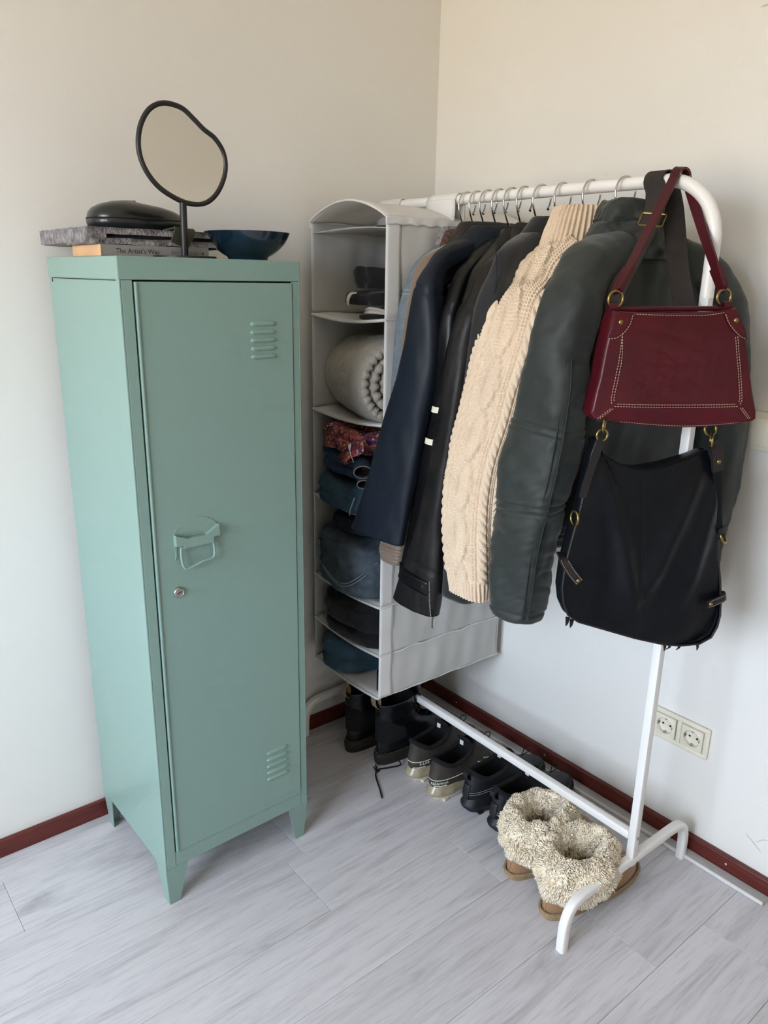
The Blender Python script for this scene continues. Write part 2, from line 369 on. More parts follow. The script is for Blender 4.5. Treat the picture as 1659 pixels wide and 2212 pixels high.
def struct(name, VF, m, parent=None, smooth=False):
    o = obj(name, VF[0], VF[1], m, parent, (0, 0, 0), smooth)
    if parent is None: o['kind'] = 'structure'
    return o
def dup(o, parent=None, loc=None, rotz=None, **props):
    c = o.copy(); COL.objects.link(c)
    if parent is not None: c.parent = parent
    if loc is not None: c.location = loc
    if rotz is not None: c.rotation_euler = (0, 0, rotz)
    for k, v in props.items(): c[k] = v
    for ch in list(o.children): dup(ch, c)
    return c
def dashes(P, dash, gap, r, up=None):
    """stitch dashes along a path"""
    P = np.asarray(P, float); sl = np.concatenate([[0], np.cumsum(np.linalg.norm(np.diff(P, axis=0), axis=1))]); mb = MB(); s = 0
    at = lambda q: np.array([np.interp(q, sl, P[:, k]) for k in range(3)])
    while s + dash < sl[-1]:
        a, b = at(s), at(s + dash); mb.add(*tube([a, (a + b) / 2, b], [r * .7, r, r * .7], 5)); s += dash + gap
    return mb.get()
def text_mesh(body, size, extrude=.0004):
    cu = bpy.data.curves.new('t', 'FONT'); cu.body = body; cu.size = size; cu.extrude = extrude; cu.resolution_u = 3
    o = bpy.data.objects.new('t', cu); COL.objects.link(o); dg = bpy.context.evaluated_depsgraph_get(); dg.update()
    me = bpy.data.meshes.new_from_object(o.evaluated_get(dg))
    V = np.array([v.co[:] for v in me.vertices]); F = [list(p.vertices) for p in me.polygons]
    bpy.data.objects.remove(o); bpy.data.curves.remove(cu); bpy.data.meshes.remove(me)
    return V, F
def rotz2(x, y, a): return x * math.cos(a) - y * math.sin(a), x * math.sin(a) + y * math.cos(a)
# ================================================================ the room
def wall_pieces():
    H, x0, y0 = ROOM_Z, ROOM_X0, ROOM_Y0
    struct('wall_back', box(x0 - .2, 0.25, 0, .2, -.05, H), 'wall')
    mb = MB(); mb.add(*box(0, .25, -1.205, 0, -.05, H))
    wr = struct('wall_right', mb.get(), 'wall')
    for pts, w_ in (([(-.905, 1.832), (-.945, 1.838), (-.985, 1.846)], .003), ([(-.885, 1.822), (-.905, 1.824)], .003), ([(-1.125, .120), (-1.145, .108), (-1.165, .094)], .003), ([(-1.150, .112), (-1.165, .128), (-1.185, .136)], .0025)):
        P = smooth_path([(-.0003, y, z) for y, z in pts], 10); struct('scuff', ribbon(P, (0, .3, 1), np.sin(np.linspace(.3, 2.9, len(P))) * w_, .0004), 'scuff', wr)
    struct('wall_right_recess', box(1.60, 1.80, y0 - .2, -1.205, -.05, H), 'wall_brightened')
    struct('wall_recess_return', box(.25, 1.80, -1.205, -1.0, -.05, H), 'wall')
    struct('wall_rear', box(x0 - .2, 1.80, y0 - .2, y0, -.05, H), 'wall_brightened')
    mb = MB()
    mb.add(*box(x0 - .2, x0, y0, WIN_Y0, -.05, H)); mb.add(*box(x0 - .2, x0, WIN_Y1, 0, -.05, H))
    mb.add(*box(x0 - .2, x0, WIN_Y0, WIN_Y1, -.05, WIN_Z0)); mb.add(*box(x0 - .2, x0, WIN_Y0, WIN_Y1, WIN_Z1, H))
    struct('wall_left', mb.get(), 'wall')
    struct('ceiling', box(x0 - .2, 1.8, y0 - .2, .2, H, H + .1), 'ceil')
    # window frame
    wn = MB(); t = .05
    for (a, b, c, d) in ((WIN_Y0, WIN_Y1, WIN_Z0, WIN_Z0 + t), (WIN_Y0, WIN_Y1, WIN_Z1 - t, WIN_Z1), (WIN_Y0, WIN_Y0 + t, WIN_Z0 + t, WIN_Z1 - t), (WIN_Y1 - t, WIN_Y1, WIN_Z0 + t, WIN_Z1 - t), ((WIN_Y0 + WIN_Y1) / 2 - t / 2, (WIN_Y0 + WIN_Y1) / 2 + t / 2, WIN_Z0 + t, WIN_Z1 - t)):
        wn.add(*box(x0 - .15, x0 - .10, a, b, c, d))
    fr = struct('window_1', wn.get(), 'rack')
    struct('window_sill', box(x0 - .10, x0 + .10, WIN_Y0 - .05, WIN_Y1 + .05, WIN_Z0 - .03, WIN_Z0 - .001), 'rack', fr)
    # baseboards
    def bb(name, VF, m, screws):
        o = struct(name, VF, m)
        for c, ax in screws:
            mb = MB(); mb.add(*lathe([(0, .0016), (.0022, .0014), (.0034, .0004), (.0036, 0)], 14))
            V, F = mb.get()
            V = V[:, [0, 2, 1]] * np.array([1, -1, 1]) if ax == 'y' else V[:, [2, 0, 1]] * np.array([-1, 1, 1])
            struct('screw', (V + np.array(c), F), 'steel', o, True)
    bb('baseboard_back', rbox(x0, -.0155, -.015, 0, 0, .043, .0025), 'mahogx', [((-1.336, -.0152, .022), 'y'), ((-.62, -.0152, .022), 'y')])
    bb('baseboard_right', rbox(-.015, 0.0, -1.205, -.0, 0, .043, .0025), 'mahog', [((-.0152, -1.10, .024), 'x'), ((-.0152, -.56, .026), 'x'), ((-.0152, -.20, .026), 'x')])
    struct('baseboard_return', rbox(.0005, 1.60, -1.22, -1.2055, 0, .043, .0025), 'mahogx')
    st = struct('trim_1', rbox(-.040, -.0155, -1.205, -.0165, 0.0, .008, .002), 'strip')
    struct('strip_lip', rbox(-.0475, -.0402, -1.205, -.0165, 0, .0095, .003), 'strip_lip', st, True)
wall_pieces()
def floor_planks():
    fl = struct('floor', box(ROOM_X0 - .2, 1.8, ROOM_Y0 - .2, .2, -.06, -.0085), 'sub')
    Lp, Wp = 1.28, .1755
    base = rbox(-Lp / 2 + .0003, Lp / 2 - .0003, -Wp / 2 + .0003, Wp / 2 - .0003, -.008, 0, .0007, 1)
    me = obj('plank', base[0], base[1], 'floor', fl, smooth=False)
    first = True; r = random.Random(3)
    fixed = {0: -1.343, 2: -.806, 5: -.372}
    y = -.095 + Wp
    row = -1
    while y > ROOM_Y0:
        yc = y - Wp / 2
        j = fixed.get(row, r.uniform(-1.2, 0))
        x = j - math.ceil((j - ROOM_X0) / Lp) * Lp + Lp / 2
        while x - Lp / 2 < 1.6:
            if first: me.location = (x, yc, 0); first = False
            else: dup(me, fl, (x, yc, 0))
            x += Lp
        y -= Wp; row += 1
floor_planks()

# wall fittings
def socket():
    t = Thing('power_socket', 'cream double wall socket low on the white wall behind the rack post', 'socket', (0, -.937, .293))
    y0, y1, z0, z1 = -1.013, -.861, .2535, .3335
    mb = MB(); fr = .0125
    for (a, b, c, d) in ((y0, y1, z0, z0 + fr), (y0, y1, z1 - fr, z1), (y0, y0 + .0135, z0 + .008, z1 - .008), (y1 - .0135, y1, z0 + .008, z1 - .008), (-.9435, -.9305, z0 + .008, z1 - .008)): mb.add(*rbox(-.0098 + .0004 * (c > z0 + .001 and d < z1 - .001), -.0005, a, b, c, d, .0042, 3))
    t.part('frame', mb.get(), 'ivory')
    for yc in (-.972, -.902):
        zc = .2935; n = 64; a = np.linspace(0, 2 * np.pi, n, endpoint=False); m = np.maximum(np.abs(np.cos(a)), np.abs(np.sin(a)))
        sq = np.stack([np.cos(a) / m, np.sin(a) / m], 1) * .0268; ci = np.stack([np.cos(a), np.sin(a)], 1)
        R3 = lambda q, x: np.stack([np.full(n, x), yc + q[:, 0], zc + q[:, 1]], 1)
        ins = t.part('insert', grid(np.array([R3(sq * 1.0, -.004), R3(sq, -.0105), R3(sq * .985, -.0112), R3(ci * .0222, -.0112), R3(ci * .0215, -.0117), R3(ci * .0205, -.0114)]), cv=True), 'ivory')
        t.part('well', grid(np.array([R3(ci * .0206, -.0114), R3(ci * .0196, -.0022), R3(ci * .0190, -.0018), R3(ci * .0002, -.0018)]), cv=True), 'ivory', parent=ins)
        for s_ in (-1, 1):
            V, F = lathe([(.0029, 0), (0, .0003)], 12); V = np.stack([-.0019 - V[:, 2], V[:, 0] + yc + s_ * .0095, V[:, 1] + zc], 1)
            t.part('pin_hole', (V, F), 'dark', parent=ins)
            t.part('earth_clip', rbox(-.0095, -.0018, yc - .0028, yc + .0028, zc + s_ * .0178 - .0016, zc + s_ * .0178 + .0016, .0006), 'steel', parent=ins)
        for s_ in (-1, 1): t.part('side_notch', rbox(-.0110, -.0018, yc + s_ * .0190 - .0018, yc + s_ * .0190 + .0018, zc - .003, zc + .003, .0005), 'ivory_d', parent=ins)
socket()
def switch():
    t = Thing('light_switch', 'cream light switch on the right wall beside the parka', 'switch', (0, -1.0, 1.03))
    t.part('frame', rbox(-.010, -.0005, -1.045, -.964, .996, 1.077, .005, 3), 'ivory')
    t.part('rocker', rbox(-.0135, -.006, -1.033, -.976, 1.008, 1.065, .002), 'ivory')
switch()

# ================================================================ mint locker
def locker():
    t = Thing('metal_locker', 'tall mint green metal locker with one door and tapered legs', 'locker', (-1.0808, -.3981, 0), .0155)
    W_, D_, Hh = .3656, .3556, 1.3527; z0 = .098
    th = .0012
    def sheet(*a): return rbox(*a, .0006, 1)
    # carcass: two sides, back, floor
    t.part('side_panel', rbox(0, .0035, -.0006, D_, z0 - .004, Hh - .036, .001), 'mint', smooth=False)
    t.part('side_panel', rbox(W_ - .0035, W_, -.0006, D_, z0 - .004, Hh - .036, .001), 'mint', smooth=False)
    t.part('back_panel', rbox(.004, W_ - .004, D_ - .004, D_, z0, Hh - .036, .001), 'mint', smooth=False)
    t.part('bottom_panel', rbox(.004, W_ - .004, .004, D_ - .004, z0, z0 + .004, .001), 'mint', smooth=False)
    t.part('top_cap', rbox(-.0012, W_ + .0012, -.0012, D_ + .001, Hh - .0385, Hh, .0018), 'mint', smooth=False)
    # folded seam on the left side under the cap
    sm = MB(); sm.add(*box(-.0014, -.0004, .012, D_ - .02, Hh - .0402, Hh - .0388)); sm.add(*box(-.0014, -.0004, D_ - .02, D_ - .0188, Hh - .0470, Hh - .0388))
    t.part('cap_seam', sm.get(), 'gap', smooth=False)
    # face frame
    fz0, fz1 = z0, Hh - .039
    t.part('frame_stile', rbox(.0036, .0235, -.0006, .02, fz0, fz1, .0008), 'mint', smooth=False)
    t.part('frame_stile', rbox(W_ - .0165, W_ - .0036, -.0006, .02, fz0, fz1, .0008), 'mint', smooth=False)
    t.part('frame_rail', rbox(.0240, W_ - .0170, -.0004, .02, fz0, .1335, .0008), 'mint', smooth=False)
    t.part('door_gap', rbox(.022, W_ - .015, .006, .018, .130, fz1, .0005), 'gap', smooth=False)
    # door
    dx0, dx1, dz0, dz1 = .0265, W_ - .0185, .1345, Hh - .0415
    d = t.part('door', rbox(dx0, dx1, -.0028, .012, dz0, dz1, .0016, 2), 'mint', smooth=False)
    t.part('door_flange', rbox(dx0, dx0 + .0042, -.0056, -.0026, dz0, dz1, .0012), 'mint', smooth=False, parent=d)
    # louvres: pressed half-domes with a slit below
    def louvre():
        n, m_ = 22, 9; P = []
        for i in range(n):
            u = i / (n - 1); x = (u - .5) * .058; e = max(0, 1 - abs(2 * u - 1) ** 7) ** .5
            P.append([(x, -.0042 * e * math.sin(math.pi * v) ** .8 if 0 < v < 1 else 0, (.0052 - .0104 * v) * (e * .9 + .1)) for v in np.linspace(0, 1, m_)])
        return grid(np.array(P))
    V, F = louvre()
    for zc, xc, n_ in ((1.2355, .278, 5), (.2805, .284, 5)):
        for k in range(n_):
            z = zc - k * (.0156 if zc > 1 else .0170)
            t.part('vent_slot', (V + np.array([xc, -.0029, z]), F), 'mint', parent=d)
    # handle: raised card-holder plate and swing ring
    hx, hz = .112, .826
    hp = MB()
    pts = [(-.046, .0), (-.046, .022), (-.022, .012), (.018, .012), (.046, .028), (.046, .006), (.033, .006), (.033, -.006), (-.030, -.006), (-.030, .0)]
    def prism(pts, y0, y1):
        n = len(pts); V = [(x, y0, z) for x, z in pts] + [(x, y1, z) for x, z in pts]
        F = [list(range(n)), [n + k for k in range(n)][::-1]] + [[k, n + k, n + (k + 1) % n, (k + 1) % n] for k in range(n)]
        return np.array(V, float), F
    V, F = prism(pts, -.0155, -.0028); t.part('handle_plate', (V + np.array([hx, 0, hz]), F), 'mint', smooth=False, parent=d)
    arc = [(-.046, .022)] + [(-.046 + .090 * k / 12, .022 + .024 * math.sin(math.pi * (k + .6) / 13.2) ** .8 + .006 * k / 12) for k in range(1, 12)] + [(.046, .028), (.018, .0125), (-.022, .0125)]
    V, F = prism(arc, -.0043, -.0028); t.part('handle_backplate', (V + np.array([hx, 0, hz]), F), 'mint', smooth=False, parent=d)
    V, F = prism([(-.045, -.03), (-.045, .0), (-.041, .0), (-.041, -.024)], -.0043, -.0028); t.part('handle_lug', (V + np.array([hx, 0, hz]), F), 'mint', smooth=False, parent=d)
    ring = smooth_path([(-.030, -.0095, -.004), (-.0355, -.011, -.009), (-.0355, -.0135, -.035), (-.031, -.0145, -.0465), (-.024, -.015, -.0485), (-.004, -.015, -.0435), (.008, -.015, -.0400), (.027, -.0145, -.0385), (.0335, -.0135, -.031), (.0335, -.012, -.012), (.033, -.010, -.004)], 70)
    t.part('handle_ring', tube(ring + np.array([hx, 0, hz]), .0026, 10), 'mint', parent=d)
    # lock
    V, F = lathe([(.0112, 0), (.0112, .0025), (.0095, .0045), (.0085, .0047), (.0080, .0042), (0, .0042)], 32)
    V = np.stack([V[:, 0] + .0698, -.0028 - V[:, 2], V[:, 1] + .7285], 1); lk = t.part('lock', (V, F), 'steel', parent=d)
    kh = rbox(-.0045, .0045, -.0006, .0006, -.0009, .0009, .0004, 1); V = kh[0].copy(); x, z = rotz2(V[:, 0], V[:, 2], .45)
    t.part('keyhole', (np.stack([x + .0698, V[:, 1] - .0072, z + .7285], 1), kh[1]), 'dark', parent=lk)
    # legs: tapered L-shaped sheet metal
    for sx in (0, 1):
        for sy in (0, 1):
            xo = 0 if sx == 0 else W_; yo = 0 if sy == 0 else D_; dx = 1 if sx == 0 else -1; dy = 1 if sy == 0 else -1
            mb = MB(); h = z0 - .0005; a, b, tk = .052, .030, .0022
            mb.add(*[(lambda q: (q[0], q[1]))(v) for v in [0]][0:0]) if False else None
            for f in (0, 1):
                pl = [(0, h), (a, h), (b, 0), (.0075, 0)]
                V = []
                for dep in (0, tk):
                    for (p, z) in pl:
                        V.append((xo + dx * p, yo + dy * dep, z) if f == 0 else (xo + dx * dep, yo + dy * p, z))
                V = np.array(V); off = .0075 * (1 - V[:, 2] / h)
                if f == 0: V[:, 1] += dy * off * .8
                else: V[:, 0] += dx * off * .8
                mb.add(V, [[0, 1, 2, 3], [7, 6, 5, 4], [0, 4, 5, 1], [1, 5, 6, 2], [2, 6, 7, 3], [3, 7, 4, 0]])
            t.part('leg', mb.get(), 'mint', smooth=False)
    return t
locker()

# ================================================================ on top of the locker
TOP = 1.3527
def book():
    t = Thing('paperback_book', 'grey paperback with title on its spine lying under the felt sleeve', 'book', (-.966, -.20, TOP))
    z0, z1 = TOP + .0003, TOP + .0205; x0, x1, y0, y1 = -1.071, -.862, -.300, -.155
    mb = MB(); mb.add(*rbox(x0, x1, y0, y1, z1 - .0012, z1, .0005, 1)); mb.add(*rbox(x0, x1, y0, y1, z0, z0 + .0012, .0005, 1)); mb.add(*rbox(x0, x1, y0 - .0012, y0, z0, z1, .0006, 1))
    t.part('cover', mb.get(), 'book', smooth=False)
    t.part('pages', rbox(x0 + .002, x1 - .002, y0 + .0005, y1 - .003, z0 + .0014, z1 - .0014, .0005, 1), 'paper', smooth=False)
    t.part('taped_end', rbox(x0 - .0012, x0 + .001, y0 - .002, y1, z0 + .0002, z1, .0008, 1), 'kraft', smooth=False, label='kraft paper taped over the left end')
    for s, sz, px, pz, m in (("The Artist's Way", .0118, -1.044, z0 + .0062, 'ink'), ('JULIA CAMERON', .0072, -.939, z0 + .0072, 'ink2')):
        V, F = text_mesh(s, sz, .0002)
        V = np.stack([V[:, 0] + px, y0 - .0013 - V[:, 2] * .5, V[:, 1] + pz], 1)
        t.part('title' if m == 'ink' else 'author', (V, F), m, smooth=False)
    mk = MB()
    for a in range(4):
        V, F = lathe([(.0011, 0), (.0011, .0003), (0, .0003)], 10); c = a * math.pi / 2 + .78
        mk.add(np.stack([V[:, 0] - .875 + .0016 * math.cos(c), y0 - .0013 - V[:, 2], V[:, 1] + z0 + .0100 + .0016 * math.sin(c)], 1), F)
    t.part('publisher_mark', mk.get(), 'ink', smooth=False)
book()
def felt_sleeve():
    t = Thing('felt_laptop_sleeve', 'mottled grey felt laptop sleeve lying on the paperback', 'laptop sleeve', (-.92, -.17, TOP + .021))
    zb = TOP + .0212
    def slab(x0, x1, y0, y1, zz0, zz1, seed):
        n, m_ = 60, 40; xs = np.linspace(x0, x1, n); ys = np.linspace(y0, y1, m_)
        X, Y = np.meshgrid(xs, ys, indexing='ij'); rows = []
        k = noise3(np.stack([X, Y, 0 * X], -1), 9, seed) * .0016
        top = np.stack([X + noise3(np.stack([X, Y, 0 * X + 1], -1), 30, seed + 2) * .001, Y + noise3(np.stack([X, Y, 0 * X + 2], -1), 30, seed + 3) * .001, zz1 + k], -1)
        bot = np.stack([X, Y, zz0 + k], -1)
        Vt, Ft = grid(top); Vb, Fb = grid(bot); mb = MB(); mb.add(Vt, Ft); mb.add(Vb, [f[::-1] for f in Fb])
        V = np.concatenate([Vt, Vb]); N = n * m_
        br = [i * m_ for i in range(n)] + [(n - 1) * m_ + j for j in range(1, m_)] + [i * m_ + m_ - 1 for i in range(n - 2, -1, -1)] + [j for j in range(m_ - 2, 0, -1)]
        F = Ft + [[q + N for q in f[::-1]] for f in Fb] + [[br[i], br[i - 1], br[i - 1] + N, br[i] + N] for i in range(len(br))]
        return V, F
    def sag(V):
        V = V.copy(); V[:, 2] += .006 * ((V[:, 0] + 1.085) / .33 < .35) * 0 + .012 * np.clip((-.94 - V[:, 0]) / .15, 0, 1) * 0
        return V
    a = slab(-1.086, -.775, -.292, -.03, zb, zb + .0105, 3)
    t.part('lower_layer', (sag(a[0]), a[1]), 'felt', auto=False)
    b = slab(-1.089, -.775, -.290, -.03, zb + .0175, zb + .0285, 8)
    t.part('upper_layer', (sag(b[0]), b[1]), 'felt', auto=False)
    t.part('closed_edge', slab(-1.092, -1.055, -.291, -.03, zb + .0015, zb + .027, 5), 'felt', auto=False)
    t.part('slit_shade_fill', rbox(-1.052, -.79, -.283, -.04, zb + .0105, zb + .0175, .002), 'black_cot')  # black block between the layers, the slit's shade given as colour
    P = smooth_path([(-.905, -.24, zb + .0315), (-.905, -.285, zb + .0325), (-.910, -.300, zb + .026), (-.918, -.303, zb + .012), (-.922, -.302, zb + .002)], 24)
    t.part('closing_strap', ribbon(P, (1, .15, 0), .040, .003), 'green_strap')
felt_sleeve()
def glasses_case():
    c = (-.948, -.175, TOP + .0505)
    t = Thing('leather_case', 'domed black leather case lying on the grey felt sleeve', 'case', c)
    n = 56; e1, e2 = sup(n, 2.6); rows = []
    for z, s in ((0, .86), (.0015, .93), (.006, .975), (.014, 1.0), (.0195, .995), (.0205, .985), (.0215, .99), (.028, .955), (.036, .88), (.043, .74), (.0485, .53), (.0515, .28), (.0525, .02)):
        rows.append(np.stack([.096 * s * e1, .060 * s * e2, z + 0 * e1 + (.004 * (-e1) * (z > .022))], -1))
    P = np.array(rows); low = P[:6]; up = P[5:]
    t.part('base', (lambda q: (q[0] + np.array(c), q[1]))(grid(low, cv=True, caps=(True, False))), 'black_lac')
    t.part('lid', (lambda q: (q[0] + np.array(c), q[1]))(grid(up, cv=True, caps=(False, True))), 'black_lac')
    a = np.linspace(0, 2 * np.pi, 80, endpoint=False); e1, e2 = sup(80, 2.6)
    t.part('seam', tube(np.stack([.0955 * e1, .0597 * e2, .0200 + 0 * e1], -1) + np.array(c), .0009, 6, True), 'lining')
glasses_case()
def mirror():
    c = (-.919, -.315, TOP)
    t = Thing('table_mirror', 'wavy edged table mirror with thin black frame on a black stand', 'mirror', c)
    y = -.315
    px = [(-.936, 1.6125), (-.908, 1.608), (-.886, 1.593), (-.868, 1.579), (-.846, 1.566), (-.830, 1.545), (-.826, 1.520), (-.833, 1.494), (-.850, 1.468), (-.874, 1.452), (-.905, 1.450), (-.935, 1.459), (-.964, 1.476), (-.985, 1.502), (-.994, 1.532), (-.990, 1.565), (-.976, 1.592), (-.958, 1.607)]
    P = smooth_path([(a, y, b) for a, b in px], 160, True)
    t.part('frame', tube(P, .0046, 10, True), 'black_metal')
    cc = P.mean(0); k = len(P); V = np.concatenate([[cc], P]); V2 = V + np.array([0, .003, 0]); 
    F = [[0, 1 + i, 1 + (i + 1) % k] for i in range(k)]
    mb = MB(); mb.add(V - np.array([0, .0005, 0]), F); g = t.part('glass', mb.get(), 'mirror', smooth=False)
    t.part('back_plate', (V2, [f[::-1] for f in F]), 'black_metal', smooth=False)
    t.part('pole', tube([(-.9165, y, 1.450), (-.9175, y, 1.40), (-.9185, y, TOP + .004)], .0065, 16), 'black_metal')
    V, F = lathe([(0, .0045), (.055, .0045), (.058, .004), (.058, .0005), (0, .0004)], 40, (-.9185, y, TOP)); t.part('base', (V, F), 'black_metal')
mirror()
def bowl():
    c = (-.776, -.30, TOP)
    t = Thing('ceramic_bowl', 'dark blue glazed bowl on the front right of the locker top', 'bowl', c)
    out = [(.001, .006), (.032, .006), (.033, .0), (.0385, .0), (.0392, .004), (.041, .0072), (.050, .0118), (.062, .0205), (.0725, .0315), (.0795, .0425), (.0842, .0525)]
    inn = [(.0842, .0525), (.0836, .0534), (.0826, .0528), (.077, .0425), (.069, .0315), (.058, .0215), (.045, .0145), (.025, .0105), (.001, .009)]
    V, F = lathe(out, 56, c); t.part('body', (V, F), 'glaze', auto=False)
    V, F = lathe(inn, 56, c); t.part('inside', (V, F), 'glaze', auto=False)
bowl()
# ================================================================ clothes rack
RX, RYN, RA = -.2692, -1.0034, -.0134          # near post foot and yaw of the rack
def rk(x, y, z):
    a, b = rotz2(x, y, RA); return (RX + a, RYN + b, z)
def rkV(V):
    V = np.asarray(V, float); a, b = rotz2(V[:, 0], V[:, 1], RA); return np.stack([RX + a, RYN + b, V[:, 2]], 1)
LEN = .975
def rack():
    t = Thing('clothes_rack', 'white tubular metal clothes rack standing along the right wall', 'clothes rack', rk(0, LEN / 2, 0))
    def P(name, VF, parent=None, m='rack', **k): return t.part(name, (rkV(VF[0]), VF[1]), m, parent=parent, **k)
    for y in (0, LEN):
        s = 1 if y == 0 else -1
        def sqpath(pts, r, n=60):      # rounded-square tube
            Pt = smooth_path(pts, n); T_, N_, B_ = frames(Pt); e1, e2 = sup(16, 5)
            ring = Pt[:, None] + r * (e1[None, :, None] * N_[:, None] + e2[None, :, None] * B_[:, None]); return grid(ring, cv=True, caps=(True, True))
        foot = [(-.222, y, .0), (-.2215, y, .03), (-.219, y, .065), (-.206, y, .094), (-.176, y, .108), (-.10, y, .110), (0, y, .110), (.10, y, .110), (.176, y, .108), (.206, y, .094), (.219, y, .065), (.2215, y, .03), (.222, y, 0)]
        f = P('foot', sqpath(foot, .0100, 96))
        P('lower_post', (lambda v: (v[0], v[1]))(rbox(-.0090, .0090, y - .0090, y + .0090, .1215 - .024, 1.3095, .002, 2)))
        up = [(0, y, 1.30)] + [(0, y, 1.36), (0, y, 1.395)] + [(0, y + s * .105 * (1 - math.cos(a)), 1.395 + .103 * math.sin(a)) for a in np.linspace(.12, math.pi / 2, 9)] + [(0, y + s * .13, 1.498)]
        P('upper_post', tube(smooth_path(up, 60), .0118, 18))
        V, F = lathe([(0, .0025), (.0035, .002), (.0045, 0)], 12); V = np.stack([V[:, 0], y - s * (.0091 + V[:, 2]), V[:, 1] + .170], 1)
        P('bolt', (V, F), m='steel')
    P('rail', tube([(0, .125, 1.498), (0, LEN / 2, 1.498), (0, LEN - .125, 1.498)], .0115, 20))
    P('bottom_bar', rbox(-.0085, .0085, .0091, LEN - .0091, .1600, .1800, .003, 2))
    V, F = lathe([(0, .0065), (.004, .0052), (.0062, .001), (.006, -.003), (.003, -.006)], 16); P('rail_knob', (V + np.array([0, .083, 1.514]), F))
rack()

# ================================================================ hanging organiser (white non-woven, six compartments)
OX, OY, OA = -.4647, -.3541, -.030           # near front corner, yaw
OW, OD = .300, .4381                          # along y (opening), along x (depth)
OZ = [1.449, 1.233, .993, .760, .530, .395, .273]
def og(x, y, z):
    a, b = rotz2(x, y, OA); return np.stack(np.broadcast_arrays(OX + a, OY + b, z), -1)
def organiser():
    t = Thing('hanging_organiser', 'white fabric hanging organiser with six compartments at the far end of the rail', 'organiser', (OX + .2, OY + .16, OZ[-1]))
    def panel(fn, nu, nv): 
        u, v = np.meshgrid(np.linspace(0, 1, nu), np.linspace(0, 1, nv), indexing='ij'); return grid(fn(u, v))
    # side panels per compartment bay, softly rippled and bowed between the seams
    for side in (0, 1):
        for k in range(6):
            za, zb = OZ[k], OZ[k + 1]
            def fn(u, v):
                x = u * OD; z = za + (zb - za) * v
                rip = .0011 * np.sin(u * 41 + 2.3 * k + .5 * np.sin(v * 3 + k)) * (.4 + .6 * np.sin(np.pi * np.clip(v, 0, 1))) + .0012 * np.sin(u * 19 + k * 1.7 + .3 * v)
                rip = rip * np.clip((u - .1) * 5, 0, 1)
                bow = -.006 * np.sin(np.pi * v) * np.sin(np.pi * np.clip((u - .1) / .9, 0, 1))
                back = -.008 * np.sin(np.pi * v) * u ** 6 
                return og(x + back, (0 if side == 0 else OW) + rip + bow * (1 if side == 0 else -1), z + .003 * np.sin(u * 9 + k) * (0 if k == 5 else 1) * (np.abs(v - .5) * 2) ** 2 * 0)
            p = t.part('side_panel', panel(fn, 64, 20), 'nonwoven', solid=.0012, auto=False)
        # hem strip down the front edge of the side
        for k in range(6):
            za, zb = OZ[k], OZ[k + 1]
            def fh(u, v):
                return og(-.0008 + u * .043, (-.0018 if side == 0 else OW + .0018) + .0015 * np.sin(v * 6 + k) * u, za + (zb - za) * v)
            t.part('front_hem', panel(fh, 6, 12), 'nonwoven_hem', solid=.0012, auto=False)
            sl = OD * np.linspace(0, 1, 50)
            if k < 5:
                t.part('seam', tube(og(sl, (-.0022 if side == 0 else OW + .0022) + .0012 * np.sin(sl * 90 + k), zb + .0018 * np.sin(sl * 55 + k * 2)), .0021, 7), 'nonwoven_hem')
            else:
                t.part('seam', tube(og(sl, (-.001 if side == 0 else OW + .001) + 0 * sl, zb + .001 * np.sin(sl * 55)), .0016, 7), 'nonwoven_hem')
    # back
    for k in range(6):
        za, zb = OZ[k], OZ[k + 1]
        def fb(u, v): return og(OD - .001 + .004 * np.sin(u * 30 + k) * np.sin(np.pi * v) ** .5, u * OW, za + (zb - za) * v)
        t.part('back_panel', panel(fb, 40, 14), 'nonwoven', solid=.001, auto=False)
    # shelves, sagging slightly
    for k in range(1, 7):
        z = OZ[k]
        def fs(u, v): return og(u * OD, v * OW, z - .010 * np.sin(np.pi * v) * (1 - .3 * u) + .002 * np.sin(u * 14))
        t.part('shelf', panel(fs, 20, 24), 'nonwoven_hem', solid=.0042, auto=False)
        vv = np.linspace(0, 1, 24)
        t.part('shelf_front_hem', tube(og(-.001 + 0 * vv, vv * OW, z - .010 * np.sin(np.pi * vv)), .0036, 8), 'nonwoven_hem')
    # arched top cover with a turned-down skirt along the near side
    def arch(v): return .040 * np.sin(np.pi * v) ** .85
    def ft(u, v): return og(-.004 + u * (OD + .006), -.003 + v * (OW + .006), OZ[0] + .003 + arch(v) * (1 - .10 * np.sin(np.pi * u)) + .0015 * np.sin(u * 21 + v * 4))
    top = t.part('top_cover', panel(ft, 40, 30), 'nonwoven_hem', solid=.0022, auto=False)
    for side in (0, 1):
        def fk(u, v):
            return og(-.004 + u * (OD + .006), (-.004 if side == 0 else OW + .004) + (.0015 * np.sin(u * 60)) * v, OZ[0] + .004 - v * (.017 + .0016 * np.sin(u * 70)))
        t.part('top_skirt', panel(fk, 80, 5), 'nonwoven_hem', solid=.0016, auto=False)
    vv = np.linspace(0, 1, 40)
    t.part('top_front_piping', tube(og(-.004 + 0 * vv, -.003 + vv * (OW + .006), OZ[0] + .003 + arch(vv)), .0022, 8), 'nonwoven_hem')
    def fc(u, v): return og(.003 + u * (OD - .006), v * OW, 1.428 + .004 * np.sin(np.pi * v) * (1 - u) + .0015 * np.sin(u * 12 + 5 * v))
    t.part('inner_ceiling', panel(fc, 20, 16), 'nonwoven', solid=.0012, auto=False)
